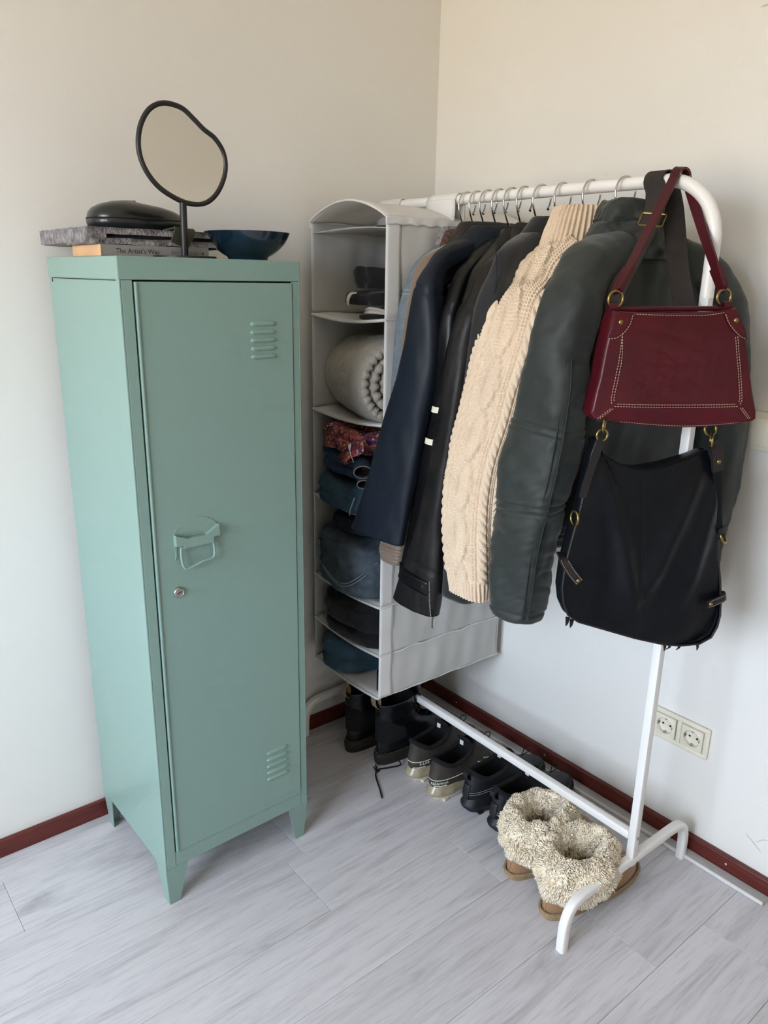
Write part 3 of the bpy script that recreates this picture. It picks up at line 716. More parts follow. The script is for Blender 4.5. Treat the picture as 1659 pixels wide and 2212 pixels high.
    # hanging straps wrapped over the rail
    for y0, y1 in ((-.169, -.082), (-.371, -.272)):
        a = np.linspace(0, math.pi, 22); r = .0150
        xc = lambda y: RX + (y - RYN) * .0134
        P = []
        for yy in np.linspace(y0, y1, 6):
            row = [(xc(yy) + .0155, yy, 1.452)] + [(xc(yy) + r * math.cos(q) * (1.0 if q > 0 and q < math.pi else 1.2), yy, 1.498 + r * math.sin(q)) for q in a] + [(xc(yy) - .0165, yy, 1.478), (xc(yy) - .0175, yy, 1.452)]
            P.append(row)
        t.part('hanging_strap', grid(np.array(P)), 'nonwoven_hem', solid=.0022, off=1)
organiser()

# ---------------------------------------------------------------- folded things inside the organiser
def folded(x0, x1, y0, y1, z0, z1, layers=2, seed=0, e=4.5, amp=.004, nv=46, nu=90, groove=.05, slope=0.0, tilt=0.0, rnd=.22):
    """a folded garment: stacked rounded layers, open folds towards the front; coordinates in organiser frame"""
    e1, e2 = sup(nu, e); rows = []
    vs_ = np.linspace(0, 1, nv)
    for v in vs_:
        zz = z0 + (z1 - z0) * v
        f = (v * layers) % 1.0; r = 1 - groove * (1 - np.sin(np.pi * f) ** .45)
        ed = min(v, 1 - v) / .5; r *= (1 - (1 - min(1, ed * 3.2)) ** 2.2 * rnd)
        rows.append(np.stack([(x1 - x0) / 2 * r * e1 + (x0 + x1) / 2, (y1 - y0) / 2 * r * e2 + (y0 + y1) / 2, zz + 0 * e1], -1))
    # top and bottom closing rings
    for s in (.93, .82, .6, .35, .1): 
        q = rows[nv - 1].copy(); c = q.mean(0); q[:, :2] = c[:2] + (q[:, :2] - c[:2]) * s; q[:, 2] += .004 * (1 - s); rows.append(q)
    P = np.array(rows)
    n = noise3(P, 9, seed, 3); n2 = noise3(P, 22, seed + 5, 2)
    cen = np.array([(x0 + x1) / 2, (y0 + y1) / 2, 0]); d = P - cen; d[..., 2] = 0; L = np.linalg.norm(d, axis=-1, keepdims=True) + 1e-6
    P += d / L * (amp * n + amp * .4 * n2)[..., None]
    hz = (P[..., 2] - z0) / (z1 - z0)
    P[..., 2] += np.clip(hz, 0, 1.2) * (amp * 1.1 * noise3(P, 7, seed + 9, 2)) + slope * (P[..., 1] - (y0 + y1) / 2) * np.clip(hz, 0, 1) + tilt * (P[..., 0] - x0) * np.clip(hz, 0, 1)
    P[..., 2] = np.maximum(P[..., 2], z0)
    V = og(P[..., 0], P[..., 1], P[..., 2])
    return grid(V, cv=True, caps=(True, True))
def cloth_thing(name, label, cat, VF, m, group=None):
    V = VF[0]; loc = (float(V[:, 0].mean()), float(V[:, 1].mean()), float(V[:, 2].min()))
    return single(name, VF, m, label, cat, loc, group, auto=False)
G = 'folded clothes in the hanging organiser'
# top compartment: black tops and an off-white one
cloth_thing('folded_shirt', 'small crumpled black top at the bottom of the pile in the top compartment', 'folded clothes', folded(.01, .30, .012, .135, 1.2275, 1.2415, 1, 3, amp=.004), 'black_cot', G)
cloth_thing('folded_shirt', 'off-white cotton top squeezed between black tops in the top compartment', 'folded clothes', folded(.004, .30, .008, .118, 1.2420, 1.258, 2, 5, e=3, amp=.007), 'white_cot', G)
tt = Thing('folded_shirt', 'black folded top with a white care label in the top compartment', 'folded clothes', tuple(og(.15, .08, 1.2585)), group=G)
tt.part('body', folded(-.012, .30, .008, .185, 1.2590, 1.292, 1, 6, e=2.5, amp=.010, rnd=.4), 'black_cot', auto=False)
P = smooth_path(og(np.array([-.018, -.021, -.020, -.015, -.006]), np.array([.118, .114, .111, .108, .100]), np.array([1.262, 1.272, 1.281, 1.288, 1.2895])), 24)
tt.part('care_label', ribbon(P, (0, 1, .2), .010, .0012), 'tag')
cloth_thing('folded_sweater', 'thick black folded sweater on top of the pile in the top compartment', 'folded clothes', folded(-.010, .30, .008, .150, 1.2935, 1.350, 1, 8, e=2.2, amp=.011, rnd=.5, slope=-.10), 'black_cot', G)

# rolled knitted blanket
def blanket():
    c = og(.105, .152, 1.088)
    t = Thing('rolled_blanket', 'grey cable knit blanket rolled up on the second shelf', 'blanket', tuple(og(.17, .16, .993)), group=None)
    ax = np.array([-.30, -.95, 0.]); ax /= np.linalg.norm(ax); sd = np.array([ax[1], -ax[0], 0.]) * -1; up = np.array([0, 0, 1.])
    Rm = .088; turns = 2.6; L = .262
    n, m_ = 640, 170
    s = np.linspace(0, 1, n); th = .7 + 2 * np.pi * turns * s
    v = np.linspace(-.5, .5, m_)
    S, Vv = np.meshgrid(s, v, indexing='ij'); TH = .7 + 2 * np.pi * turns * S
    r = .020 + (Rm - .020) * S
    arc = TH * r                                   # metres along the cloth
    tt_ = Vv * L
    # knit relief on the outer turn: cables and ribs across, ruffled hem at the end
    rope = lambda s0, w_, per: np.maximum(np.exp(-((tt_ - s0 - w_ * .5 * np.sin(arc * 2 * np.pi / per)) / (w_ * .42)) ** 2), np.exp(-((tt_ - s0 + w_ * .5 * np.sin(arc * 2 * np.pi / per)) / (w_ * .42)) ** 2))
    outer = np.clip((S - .66) / .05, 0, 1)
    h = .0030 * rope(.030, .026, .085) + .0016 * np.cos(tt_ * 2 * np.pi / .009) * (np.abs(tt_ - .072) < .0135) + .0014 * np.cos(tt_ * 2 * np.pi / .009) * (np.abs(tt_ + .012) < .0090) + .0005 * np.sin(arc * 2 * np.pi / .006) * np.sin(tt_ * 2 * np.pi / .006)
    ruff = np.clip((tt_ - L * .5 + .030) / .030, 0, 1) ** 1.3
    wob = np.sin(arc * 2 * np.pi / .030 + 1.5 * np.sin(arc * 17)); h = h * outer * (1 - ruff) + .0010 * ruff * wob; tt_ = tt_ + .0075 * ruff * wob
    rr = r + h
    bulge = 1 - .10 * (np.abs(Vv) * 2) ** 4
    P = np.asarray(c) + rr[..., None] * bulge[..., None] * (np.cos(TH)[..., None] * sd * 1.12 + np.sin(TH)[..., None] * up * 1.02) + tt_[..., None] * ax * (1 + .06 * ruff[..., None])
    P[..., 2] = np.maximum(P[..., 2], .9905)
    V, F = grid(P)
    t.part('roll', (V, F), 'grey_knit', auto=False, solid=.021, off=-1)
blanket()

# third compartment: jeans and a printed shirt
def jeans(name, label, args, m, group=G, pocket=False, cuffs=()):
    t = Thing(name, label, 'jeans', tuple(og(.18, (args[2] + args[3]) / 2, args[4])), group=group)
    t.part('folded_legs', folded(*args[:6], **args[6]), m, auto=False)
    return t
j = jeans('folded_jeans', 'mid blue jeans folded flat at the bottom of the third compartment', (-.035, .36, .008, .292, .7545, .838, dict(layers=2, seed=21, e=3.4, amp=.010, slope=.03)), 'denim_t')
P = smooth_path(og(np.array([-.040, -.044, -.045, -.040]), np.array([.055, .060, .068, .075]), np.array([.812, .795, .775, .762])), 20); j.part('side_seam', tube(P, .0016, 6), 'stitch_b')
j = jeans('folded_jeans', 'dark blue jeans with rolled hems above the mid blue pair', (-.02, .33, .008, .290, .8405, .908, dict(layers=2, seed=27, e=3.0, amp=.010, slope=.10)), 'denim_n')
for (yy, zz, r) in ((.036, .878, .019), (.034, .848, .013)):
    q = og(-.030, yy, zz); axv = np.array([-.55, -.80, -.2]); axv /= np.linalg.norm(axv); b1 = np.cross(axv, [0, 0, 1]); b1 /= np.linalg.norm(b1); b2 = np.cross(b1, axv)
    a = np.linspace(0, 2 * np.pi, 30, endpoint=False); ring = b1 * 1.15 * np.cos(a)[:, None] + b2 * .85 * np.sin(a)[:, None]
    rows = [q - axv * .07 + ring * r, q - axv * .03 + ring * r * 1.02, q + ring * r, q + axv * .001 + ring * r * .93, q - axv * .012 + ring * r * .86, q - axv * .03 + ring * r * .8]
    lg = j.part('leg_hem', grid(np.array(rows), cv=True, caps=(True, False)), 'denim_n', auto=False)
    j.part('hem_stitch', tube(q + ring * r * 1.0, .0011, 6, True), 'boot_tab', parent=lg)
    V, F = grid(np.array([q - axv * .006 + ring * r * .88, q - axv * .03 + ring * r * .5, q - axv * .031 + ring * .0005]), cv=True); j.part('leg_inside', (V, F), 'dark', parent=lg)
def shirt():
    t = Thing('printed_shirt', 'crumpled red, plum and olive printed shirt stuffed under the second shelf', 'shirt', tuple(og(.16, .17, .909)), group=G)
    t.part('body', folded(-.028, .33, .006, .292, .905, .968, layers=2, seed=33, e=2.8, amp=.015, nv=60, nu=140, slope=-.03), 'print', auto=False)
    for k, pts in enumerate(([( -.040, .02, .945), (-.052, .06, .925), (-.050, .09, .905), (-.036, .10, .893)], [(-.036, .13, .958), (-.050, .11, .940), (-.048, .08, .935), (-.040, .05, .94), (-.04, .03, .93)])):
        P = smooth_path(og(*np.array(pts).T), 30); tw = np.linspace(0, 1.8, len(P)); Wd = np.stack([np.cos(tw) * .4, np.sin(tw) * .3 + .2, np.cos(tw)], 1)
        t.part('sleeve_fold', ribbon(P, Wd, .032 - .004 * k, .0035), 'print', auto=False)
    P = smooth_path(og(np.array([-.052, -.058, -.056, -.048]), np.array([.060, .050, .046, .050]), np.array([.945, .932, .918, .905])), 20)
    t.part('collar_label', ribbon(P, (.3, .6, .5), .009, .001), 'tag')
shirt()
# fourth compartment
cloth_thing('folded_trousers', 'dark navy trousers folded on top of the grey-blue jeans in the fourth compartment', 'trousers', folded(-.020, .33, .03, .235, .6975, .744, 1, 41, e=3.2, amp=.007), 'denim_d', G)
j = jeans('folded_jeans', 'faded grey-blue jeans folded with the back pocket showing in the fourth compartment', (-.042, .36, .006, .294, .5255, .690, dict(layers=1, seed=45, e=2.7, amp=.008, nv=60, nu=120, slope=.0)), 'denim_g')
def fold_surf(y, z):      # front surface of that pair of jeans
    yc, hy = .150, .144; xm, hx = .159, .201
    f = (z - .5255) / (.690 - .5255); r = 1 - .05 * (1 - math.sin(math.pi * min(max(f, .02), .98)) ** .45); ed = min(f, 1 - f) / .5; r *= (1 - (1 - min(1, ed * 3.2)) ** 2.2 * .22)
    q = min(abs((y - yc) / (hy * r)), .98) ; return xm - hx * r * (1 - q ** 2.7) ** (1 / 2.7) - .006
for pts in ([(.030, .640), (.075, .585), (.12, .572), (.17, .590), (.225, .600)], [(.027, .634), (.073, .578), (.12, .565), (.17, .584), (.225, .594)], [(.225, .655), (.232, .62), (.240, .585), (.252, .552)], [(.245, .66), (.252, .62), (.262, .585), (.272, .555)]):
    q = smooth_path([(fold_surf(y, z), y, z) for y, z in pts], 40); j.part('stitching', tube(og(*q.T), .0013, 5), 'stitch_b')
# fifth compartment
cloth_thing('folded_trousers', 'black trousers folded flat as the upper pair in the fifth compartment', 'trousers', folded(-.020, .36, .008, .292, .4335, .498, 1, 51, e=3.4, amp=.008, slope=.02), 'black_cot', G)
cloth_thing('folded_trousers', 'black trousers folded flat as the lower pair in the fifth compartment', 'trousers', folded(-.012, .36, .008, .290, .3905, .430, 1, 55, e=3.6, amp=.005), 'black_cot', G)
# bottom compartment
j = jeans('folded_jeans', 'light teal-blue jeans folded on the bottom shelf of the organiser', (-.015, .33, .120, .290, .2690, .372, dict(layers=2, seed=61, e=2.8, amp=.008, nv=56, slope=.05)), 'denim_t')
def belt():
    c = og(.055, .030, .2690)
    t = Thing('rolled_belt', 'rolled black leather belt standing on the bottom shelf of the organiser', 'belt', tuple(c))
    th = np.linspace(0, 2 * np.pi * 4.2, 220); r = .012 + .019 * th / th[-1]
    P = np.asarray(c) + np.stack([r * np.cos(th + 2.4), r * np.sin(th + 2.4) * .9, 0 * th + .0285], 1)
    t.part('strap', ribbon(P, (0, 0, 1), .050, .0032), 'black_lea')
    q = P[-1]; t.part('buckle', rbox(q[0] - .003, q[0] + .003, q[1] - .01, q[1] + .010, q[2] - .024, q[2] + .024, .002), 'steel')
belt()
# ================================================================ hangers and garments on the rail
HY = [-.395, -.427, -.461, -.496, -.532, -.567, -.614, -.668, -.738, -.815]
def railx(y): return RX + (y - RYN) * .0134
GH = 'chrome hooked hangers along the rail'
HN = ['denim jacket', 'taupe bomber jacket', 'dark brown leather jacket', 'navy leather coat', 'plain black leather jacket', 'black leather jacket with cream sleeve bands', 'worn black leather jacket with snap cuff', 'black wool jacket', 'cream cable sweater', 'dark green parka']
def hanger_proto():
    t = Thing('coat_hanger', 'chrome hook of the hanger carrying the ' + HN[0], 'hanger', (0, 0, 0), 0.0, GH)
    a = np.linspace(R(-28), R(188), 26)           # loop over the rail, tip on the wall side
    loop = [(.0265 * math.cos(q), 0, .0265 * math.sin(q) - .0125) for q in a]
    stem = [(-.024, 0, -.030), (-.014, 0, -.050), (-.004, 0, -.068), (0, 0, -.082), (0, 0, -.125)]
    P = smooth_path([(.0205, 0, -.031)] + loop[2:-1:3] + [(-.0268, 0, -.016)] + stem, 90)
    h = t.part('hook', tube(P, .0020, 10), 'chrome')
    V, F = lathe([(0, -.0035), (.0022, -.0028), (.0034, 0), (.0022, .0028), (0, .0035)], 10); t.part('hook_tip', (V + P[0], F), 'chrome', parent=h)
    arm = smooth_path([(-.175, 0, -.190), (-.12, 0, -.160), (-.05, 0, -.130), (0, 0, -.122), (.05, 0, -.130), (.12, 0, -.160), (.175, 0, -.190)], 36)
    t.part('arm', tube(arm, .0045, 8), 'black_metal')
    return t.o
hp = hanger_proto(); hp.location = (railx(HY[0]), HY[0], 1.498); hp.rotation_euler = (0, 0, 0)
HANG_ROT = [0, .04, -.03, .03, -.02, .05, -.04, .02, -.03, -.12]
for i in range(1, 10):
    dup(hp, None, (railx(HY[i]), HY[i], 1.498), HANG_ROT[i], label='chrome hook of the hanger carrying the ' + HN[i])

def gbody(cx, cy, ang, lv, e=2.3, nu=72, nv=90, amp=.003, seed=0, fold=.006, k=34, cap=True, fn=None):
    """lv rows: z, half width, half depth, dy. Loft of the torso from hem to neck"""
    z0, z1 = min(l[0] for l in lv), max(l[0] for l in lv); zs = np.linspace(z0, z1, nv); e1, e2 = sup(nu, e)
    lv4 = [tuple(l) + (0,) * (4 - len(l)) for l in lv]
    A, B, D = (ipl(zs, lv4, 1), ipl(zs, lv4, 2), ipl(zs, lv4, 3))
    X = A[:, None] * e1; Y = B[:, None] * e2 + D[:, None]; Z = zs[:, None] + 0 * X
    q = np.stack([X, Y, Z * .35], -1)
    low = np.clip((z1 - Z) / (z1 - z0) * 1.6 - .25, 0, 1)
    Y = Y + np.abs(e2) ** .5 * (fold * low * np.sin(X * k + 2.5 * np.sin(Z * 5 + seed) + seed) + amp * noise3(q, 10, seed)) * np.sign(e2)
    X = X + amp * .8 * noise3(q, 9, seed + 3) * np.sign(e1) * np.abs(e1)
    Z = Z + .006 * np.sin(X * 9 + seed) * (Z < z0 + .02)
    if fn is not None: X, Y, Z = fn(X, Y, Z)
    a, b = rotz2(X, Y, ang); P = np.stack([cx + a, cy + b, Z], -1)
    inner = P[0].copy(); c = inner.mean(0); r1 = c + (inner - c) * .9; r1[:, 2] = inner[:, 2] + .03
    P = np.concatenate([r1[None], P]); 
    return grid(P, cv=True, caps=(True, cap))
def gsleeve(tab, nu=56, nv=110, e=3.0, amp=.003, seed=0, dents=(), fn=None, sub=None, off=0., wr=8, ns=.4, neck=None):
    """tab rows: z, yL(far edge), yR(near edge), x centre, x half thickness; neck=(x, y, z, half depth, half height): the shoulder runs on to the collar"""
    tab = sorted(tab); pts = [(x, (a_ + b_) / 2, z, rx, (a_ - b_) / 2) for z, a_, b_, x, rx in tab]
    if neck:
        t_ = np.array(pts[-1]); k_ = np.array([neck[0], neck[1], neck[2], neck[4], neck[3]])
        pts[-1] = tuple(t_ + np.array([.006, 0, -.012, 0, 0]))
        pts += [tuple(t_ * .80 + k_ * .20 + np.array([0, 0, .008, 0, 0])), tuple(t_ * .45 + k_ * .55 + np.array([0, 0, .004, 0, 0])), tuple(k_)]
    C = smooth_path(pts, 240); sl = np.concatenate([[0], np.cumsum(np.linalg.norm(np.diff(C[:, :3], axis=0), axis=1))])
    if neck:      # round the shoulder off
        q = np.linspace(0, sl[-1], 300); C = np.stack([np.interp(q, sl, C[:, k]) for k in range(5)], 1); hw = max(3, int(.045 / (q[1] - q[0]))); kr = np.hanning(2 * hw + 1); kr /= kr.sum()
        pad = np.concatenate([2 * C[:1] - C[hw:0:-1], C, 2 * C[-1:] - C[-2:-hw - 2:-1]]); C = np.stack([np.convolve(pad[:, k], kr, 'valid') for k in range(5)], 1)
        sl = np.concatenate([[0], np.cumsum(np.linalg.norm(np.diff(C[:, :3], axis=0), axis=1))])
    if sub: za, zb = np.interp(sub, C[:, 2], sl)
    else: za, zb = 0, sl[-1]
    ss = np.linspace(za, zb, nv); D = np.stack([np.interp(ss, sl, C[:, k]) for k in range(5)], 1)
    g_ = np.gradient(C[:, [0, 2]], axis=0); be = np.arctan2(g_[:, 0], g_[:, 1]); be = np.convolve(np.pad(be, 12, 'edge'), np.ones(25) / 25, 'valid'); be = np.interp(ss, sl, be)
    e1, e2 = sup(nu, e); rx, ry = D[:, 3:4], D[:, 4:5]
    if not neck:
        cp = np.clip((sl[-1] - ss) / .035, 0, 1)[:, None]; cp = .25 + .75 * np.sqrt(cp * (2 - cp)); rx = rx * cp; ry = ry * (.55 + .45 * cp)
    X = D[:, 0:1] + rx * e1 * np.cos(be)[:, None]; Y = D[:, 1:2] + ry * e2; Z = D[:, 2:3] - rx * e1 * np.sin(be)[:, None]
    P = np.stack([X, Y, Z], -1)
    dn = np.zeros_like(Z)
    for (zd, dep, wd, sp_) in dents: dn -= dep * np.exp(-((Z - zd - sp_ * (Y - D[:, 1:2])) / wd) ** 2)
    q = np.stack([X, Y, Z * ns], -1)
    h = amp * noise3(q, wr, seed) + dn + off
    if fn is not None: h = h + fn(P, ss)
    if len(P) > 5: P = displace(P, h)
    else: P = P + (h * np.ones_like(Z))[..., None] * np.stack([e1 + 0 * Z, e2 + 0 * Z, 0 * Z], -1)
    if sub: return grid(P, cv=True)
    inner = P[0].copy(); c = inner.mean(0); r1 = c + (inner - c) * .86; r2 = r1.copy(); r2[:, 2] += .03
    return grid(np.concatenate([r2[None], r1[None], P]), cv=True, caps=(True, True))
def rsleeve(cx, cy, zs, zb, ry=.03, rx=.03, seed=0, amp=.002):
    return gsleeve([(zs, cy + ry * .7, cy - ry * .7, cx - .02, rx * .8), (zs - .1, cy + ry, cy - ry, cx, rx), (zb, cy + ry * .8, cy - ry * .8, cx + .002, rx * .75)], nu=28, nv=40, amp=amp, seed=seed)
def collar(cx, cy, ang, rows, nu=60, e=2.2, rib=None, amp=.0, seed=0, nsub=4):
    """rows: (z, a, b[, dx, dy]) ring profile from inside bottom over the top to the outside"""
    pr = smooth_path([tuple(r) + (0,) * (5 - len(r)) for r in rows], len(rows) * nsub); e1, e2 = sup(nu, e); a_ = np.linspace(0, 2 * np.pi, nu, endpoint=False)
    rb = rib[1] * np.cos(a_ * rib[0]) if rib else 0
    X = pr[:, 1:2] * e1 + rb * np.cos(a_) + pr[:, 3:4]; Y = pr[:, 2:3] * e2 + rb * np.sin(a_) + pr[:, 4:5]; Z = pr[:, 0:1] + 0 * X
    q = np.stack([X, Y, Z], -1); nz = amp * noise3(q, 14, seed); X = X + nz * e1; Y = Y + nz * e2; Z = Z + .5 * nz
    x, y = rotz2(X, Y, ang); return grid(np.stack([cx + x, cy + y, Z], -1), cv=True)
GC = 'jackets and knitwear hanging on the rail'
def garment(i, name, label, cat):
    return Thing(name, label, cat, (railx(HY[i]), HY[i], .85), group=GC)
def angle(i, xs, ys): return math.atan2(HY[i] - ys, railx(HY[i]) - xs)
def std_levels(zs, hem, w_, b, neck=1.405, nw=.075, nb=.032, wh=None):
    wh = wh or w_
    return [(hem, wh, b * .9), (hem + .08, wh, b), (1.1, w_, b), (zs - .06, w_, b), (zs - .005, w_ * .95, b * .95), (zs + (neck - zs) * .35, w_ * .68 + nw * .12, b * 1.0), (zs + (neck - zs) * .7, w_ * .36 + nw * .5, b * 1.1 + .004), (neck, nw, nb)]

# 1 denim jacket
g = garment(0, 'denim_jacket', 'light blue denim jacket at the far end of the clothes row', 'jacket'); A = angle(0, -.445, -.385)
g.part('body', gbody(railx(-.395), -.395, A, std_levels(1.301, .78, .165, .013), seed=1), 'denim_l', auto=False)
DT = [(1.325, -.385, -.43, -.420, .022), (1.25, -.380, -.45, -.440, .022), (1.10, -.372, -.45, -.446, .020), (.95, -.366, -.44, -.446, .018), (.74, -.364, -.43, -.440, .016)]
sl = g.part('sleeve', gsleeve(DT, seed=2, amp=.002, neck=(railx(HY[0]) - 0.062, HY[0] - .003, 1.39, 0.015, 0.02)), 'denim_l', auto=False)
for zz in (1.290, 1.282): g.part('seam_stitch', (lambda q: q)(gsleeve(DT, sub=(zz, zz + .0022), nv=3, off=.0012, seed=2, amp=.002, neck=(railx(HY[0]) - 0.062, HY[0] - .003, 1.39, 0.015, 0.02))), 'stitch_b', parent=sl, auto=False)
g.part('sleeve', rsleeve(-.085, -.405, 1.30, .80, .016, .02), 'denim_l', auto=False)
g.part('collar', collar(railx(-.395), -.40, A, [(1.39, .06, .020), (1.425, .066, .024), (1.436, .070, .027), (1.430, .076, .032), (1.40, .088, .030), (1.385, .092, .026)], amp=.002), 'felt')
for k, (dx, dz) in enumerate(((-.128, 1.349), (-.155, 1.334))):
    V, F = lathe([(0, .002), (.0035, .0016), (.0045, 0)], 12); g.part('rivet', (np.stack([V[:, 0] + railx(-.395) + dx, -.410 - V[:, 2], V[:, 1] + dz], 1), F), 'steel')
# 2 taupe bomber with ribbed collar and pleated cuff
g = garment(1, 'bomber_jacket', 'taupe satin bomber jacket with brown ribbed collar beside the denim jacket', 'jacket'); A = angle(1, -.459, -.42)
g.part('body', gbody(railx(-.427), -.427, A, std_levels(1.316, .76, .18, .014), seed=4), 'taupe', auto=False)
T2 = [(1.335, -.430, -.470, -.440, .020), (1.23, -.428, -.49, -.458, .022), (1.11, -.412, -.49, -.464, .022), (1.0, -.395, -.48, -.466, .022), (.85, -.368, -.465, -.468, .022), (.76, -.362, -.458, -.468, .022), (.725, -.366, -.448, -.468, .020)]
sl = g.part('sleeve', gsleeve(T2, seed=5, amp=.004, neck=(railx(HY[1]) - 0.07, HY[1] - .003, 1.39, 0.018, 0.02)), 'taupe', auto=False)
T2c = [(.7245, -.364, -.450, -.468, .021), (.70, -.362, -.446, -.468, .021), (.672, -.368, -.436, -.466, .018)]
g.part('cuff', gsleeve(T2c, seed=5, amp=.001, nv=60, dents=[(z, .0022, .0022, 0) for z in (.684, .694, .704, .714)]), 'taupe', parent=sl, auto=False, label='quilted taupe cuff')
g.part('sleeve', rsleeve(-.075, -.44, 1.31, .78, .016, .02), 'taupe', auto=False)
g.part('collar', collar(railx(-.427), -.430, A, [(1.385, .066, .020), (1.415, .072, .025), (1.428, .078, .029), (1.420, .090, .034), (1.392, .104, .034), (1.378, .108, .028)], rib=(70, .0014), nu=280), 'rib_brown', auto=False)
# 3 dark brown leather jacket, mostly hidden
g = garment(2, 'leather_jacket', 'dark brown leather jacket showing only its collar between bomber and navy coat', 'jacket'); A = angle(2, -.46, -.445)
g.part('body', gbody(railx(-.461), -.461, A, std_levels(1.31, .78, .18, .012), seed=7), 'brown_lea', auto=False)
g.part('sleeve', gsleeve([(1.32, -.455, -.49, -.435, .016), (1.2, -.455, -.50, -.448, .016), (1.0, -.43, -.49, -.448, .016), (.80, -.40, -.47, -.446, .014)], seed=8, amp=.002, neck=(railx(HY[2]) - 0.062, HY[2] - .003, 1.395, 0.018, 0.02)), 'brown_lea', auto=False)
g.part('sleeve', rsleeve(-.075, -.47, 1.30, .80, .014, .02), 'brown_lea', auto=False)
g.part('collar', collar(railx(-.461), -.470, A - .05, [(1.385, .066, .018), (1.425, .070, .022), (1.443, .076, .025), (1.437, .086, .030), (1.405, .108, .032), (1.388, .116, .028)], amp=.002, seed=4), 'brown_lea', auto=False)
# 4 navy leather coat with the widest sleeve
g = garment(3, 'leather_coat', 'navy blue leather coat with one broad smooth sleeve hanging in front of the organiser', 'coat'); A = angle(3, -.47, -.478)
g.part('body', gbody(railx(-.496), -.500, A, std_levels(1.322, .78, .20, .017, nw=.085), seed=10), 'navy_lea', auto=False)
T4 = [(1.345, -.490, -.520, -.462, .022), (1.315, -.487, -.535, -.474, .026), (1.25, -.474, -.549, -.480, .028), (1.174, -.461, -.556, -.484, .028), (1.10, -.441, -.550, -.488, .028), (1.027, -.411, -.534, -.492, .027), (.947, -.380, -.520, -.497, .026), (.84, -.346, -.502, -.503, .024), (.742, -.306, -.486, -.508, .022)]
sl = g.part('sleeve', gsleeve(T4, seed=11, amp=.0045, nu=90, nv=160, e=3.0, wr=6, dents=((1.302, .003, .003, .35),), neck=(railx(HY[3]) - 0.07, HY[3] - .003, 1.395, 0.026, 0.022)), 'navy_lea', auto=False)
g.part('sleeve_hem', gsleeve(T4, sub=(.766, .768), nv=4, neck=(railx(HY[3]) - 0.07, HY[3] - .003, 1.395, 0.026, 0.022), off=.0010, seed=11, amp=.0045, nu=90, wr=6), 'navy_lea', parent=sl, auto=False)
g.part('sleeve', rsleeve(-.075, -.51, 1.30, .76, .018, .022), 'navy_lea', auto=False)
g.part('collar', collar(railx(-.496), -.512, A - .06, [(1.385, .070, .022), (1.418, .074, .025), (1.434, .080, .029), (1.427, .092, .034), (1.395, .122, .036), (1.374, .138, .032)], amp=.003, seed=9), 'navy_lea', auto=False)
# 5 plain black leather jacket
g = garment(4, 'leather_jacket', 'plain black leather jacket with a thin sleeve right beside the navy coat', 'jacket'); A = angle(4, -.465, -.545)
g.part('body', gbody(railx(-.532), -.536, A, std_levels(1.285, .77, .19, .015, neck=1.40), seed=13), 'black_lea', auto=False)
T5 = [(1.300, -.548, -.585, -.455, .018), (1.25, -.552, -.590, -.466, .020), (1.15, -.545, -.592, -.470, .020), (1.048, -.535, -.580, -.472, .020), (.94, -.512, -.560, -.474, .020), (.83, -.488, -.545, -.476, .020), (.71, -.462, -.530, -.478, .019), (.617, -.440, -.500, -.478, .016)]
g.part('sleeve', gsleeve(T5, seed=14, amp=.004, dents=((1.27, .003, .003, .3),), neck=(railx(HY[4]) - 0.062, HY[4] - .003, 1.388, 0.018, 0.02)), 'black_lea', auto=False)
g.part('sleeve', rsleeve(-.08, -.545, 1.28, .76, .016, .02), 'black_lea', auto=False)
g.part('collar', collar(railx(-.532), -.545, A, [(1.37, .060, .018), (1.395, .064, .021), (1.406, .070, .024), (1.398, .080, .027), (1.38, .092, .027), (1.370, .098, .024)], amp=.003, seed=12), 'black_lea', auto=False)
# 6 black leather jacket with two cream sleeve bands
g = garment(5, 'leather_jacket', 'black leather jacket with two cream bands round its sleeve', 'jacket'); A = angle(5, -.455, -.585)
g.part('body', gbody(railx(-.567), -.572, A, std_levels(1.290, .79, .185, .016, neck=1.41), seed=16), 'black_lea2', auto=False)
T6 = [(1.305, -.602, -.640, -.455, .020), (1.25, -.600, -.638, -.472, .022), (1.184, -.584, -.625, -.478, .022), (1.063, -.556, -.602, -.482, .022), (.996, -.542, -.588, -.484, .022), (.884, -.526, -.572, -.486, .021), (.783, -.500, -.552, -.486, .020), (.72, -.490, -.54, -.486, .018)]
sl = g.part('sleeve', gsleeve(T6, seed=17, amp=.003, nv=150, dents=((1.275, .003, .003, .3), (1.155, .003, .003, .2), (1.10, .0025, .003, .2), (1.03, .0025, .003, .2)), neck=(railx(HY[5]) - 0.062, HY[5] - .003, 1.39, 0.018, 0.02)), 'black_lea', auto=False)
for zz in (1.0585, .990): g.part('sleeve_band', gsleeve(T6, sub=(zz, zz + .0125), nv=10, off=.0022, seed=17, amp=.003, neck=(railx(HY[5]) - 0.062, HY[5] - .003, 1.39, 0.018, 0.02)), 'cream_band', parent=sl, auto=False, label='cream band round the sleeve')
g.part('sleeve', rsleeve(-.08, -.585, 1.28, .80, .016, .02), 'black_lea', auto=False)
g.part('collar', collar(railx(-.567), -.585, A - .08, [(1.37, .062, .018), (1.408, .066, .022), (1.424, .072, .025), (1.414, .084, .030), (1.385, .104, .032), (1.370, .112, .028)], amp=.004, seed=15), 'black_lea2', auto=False)
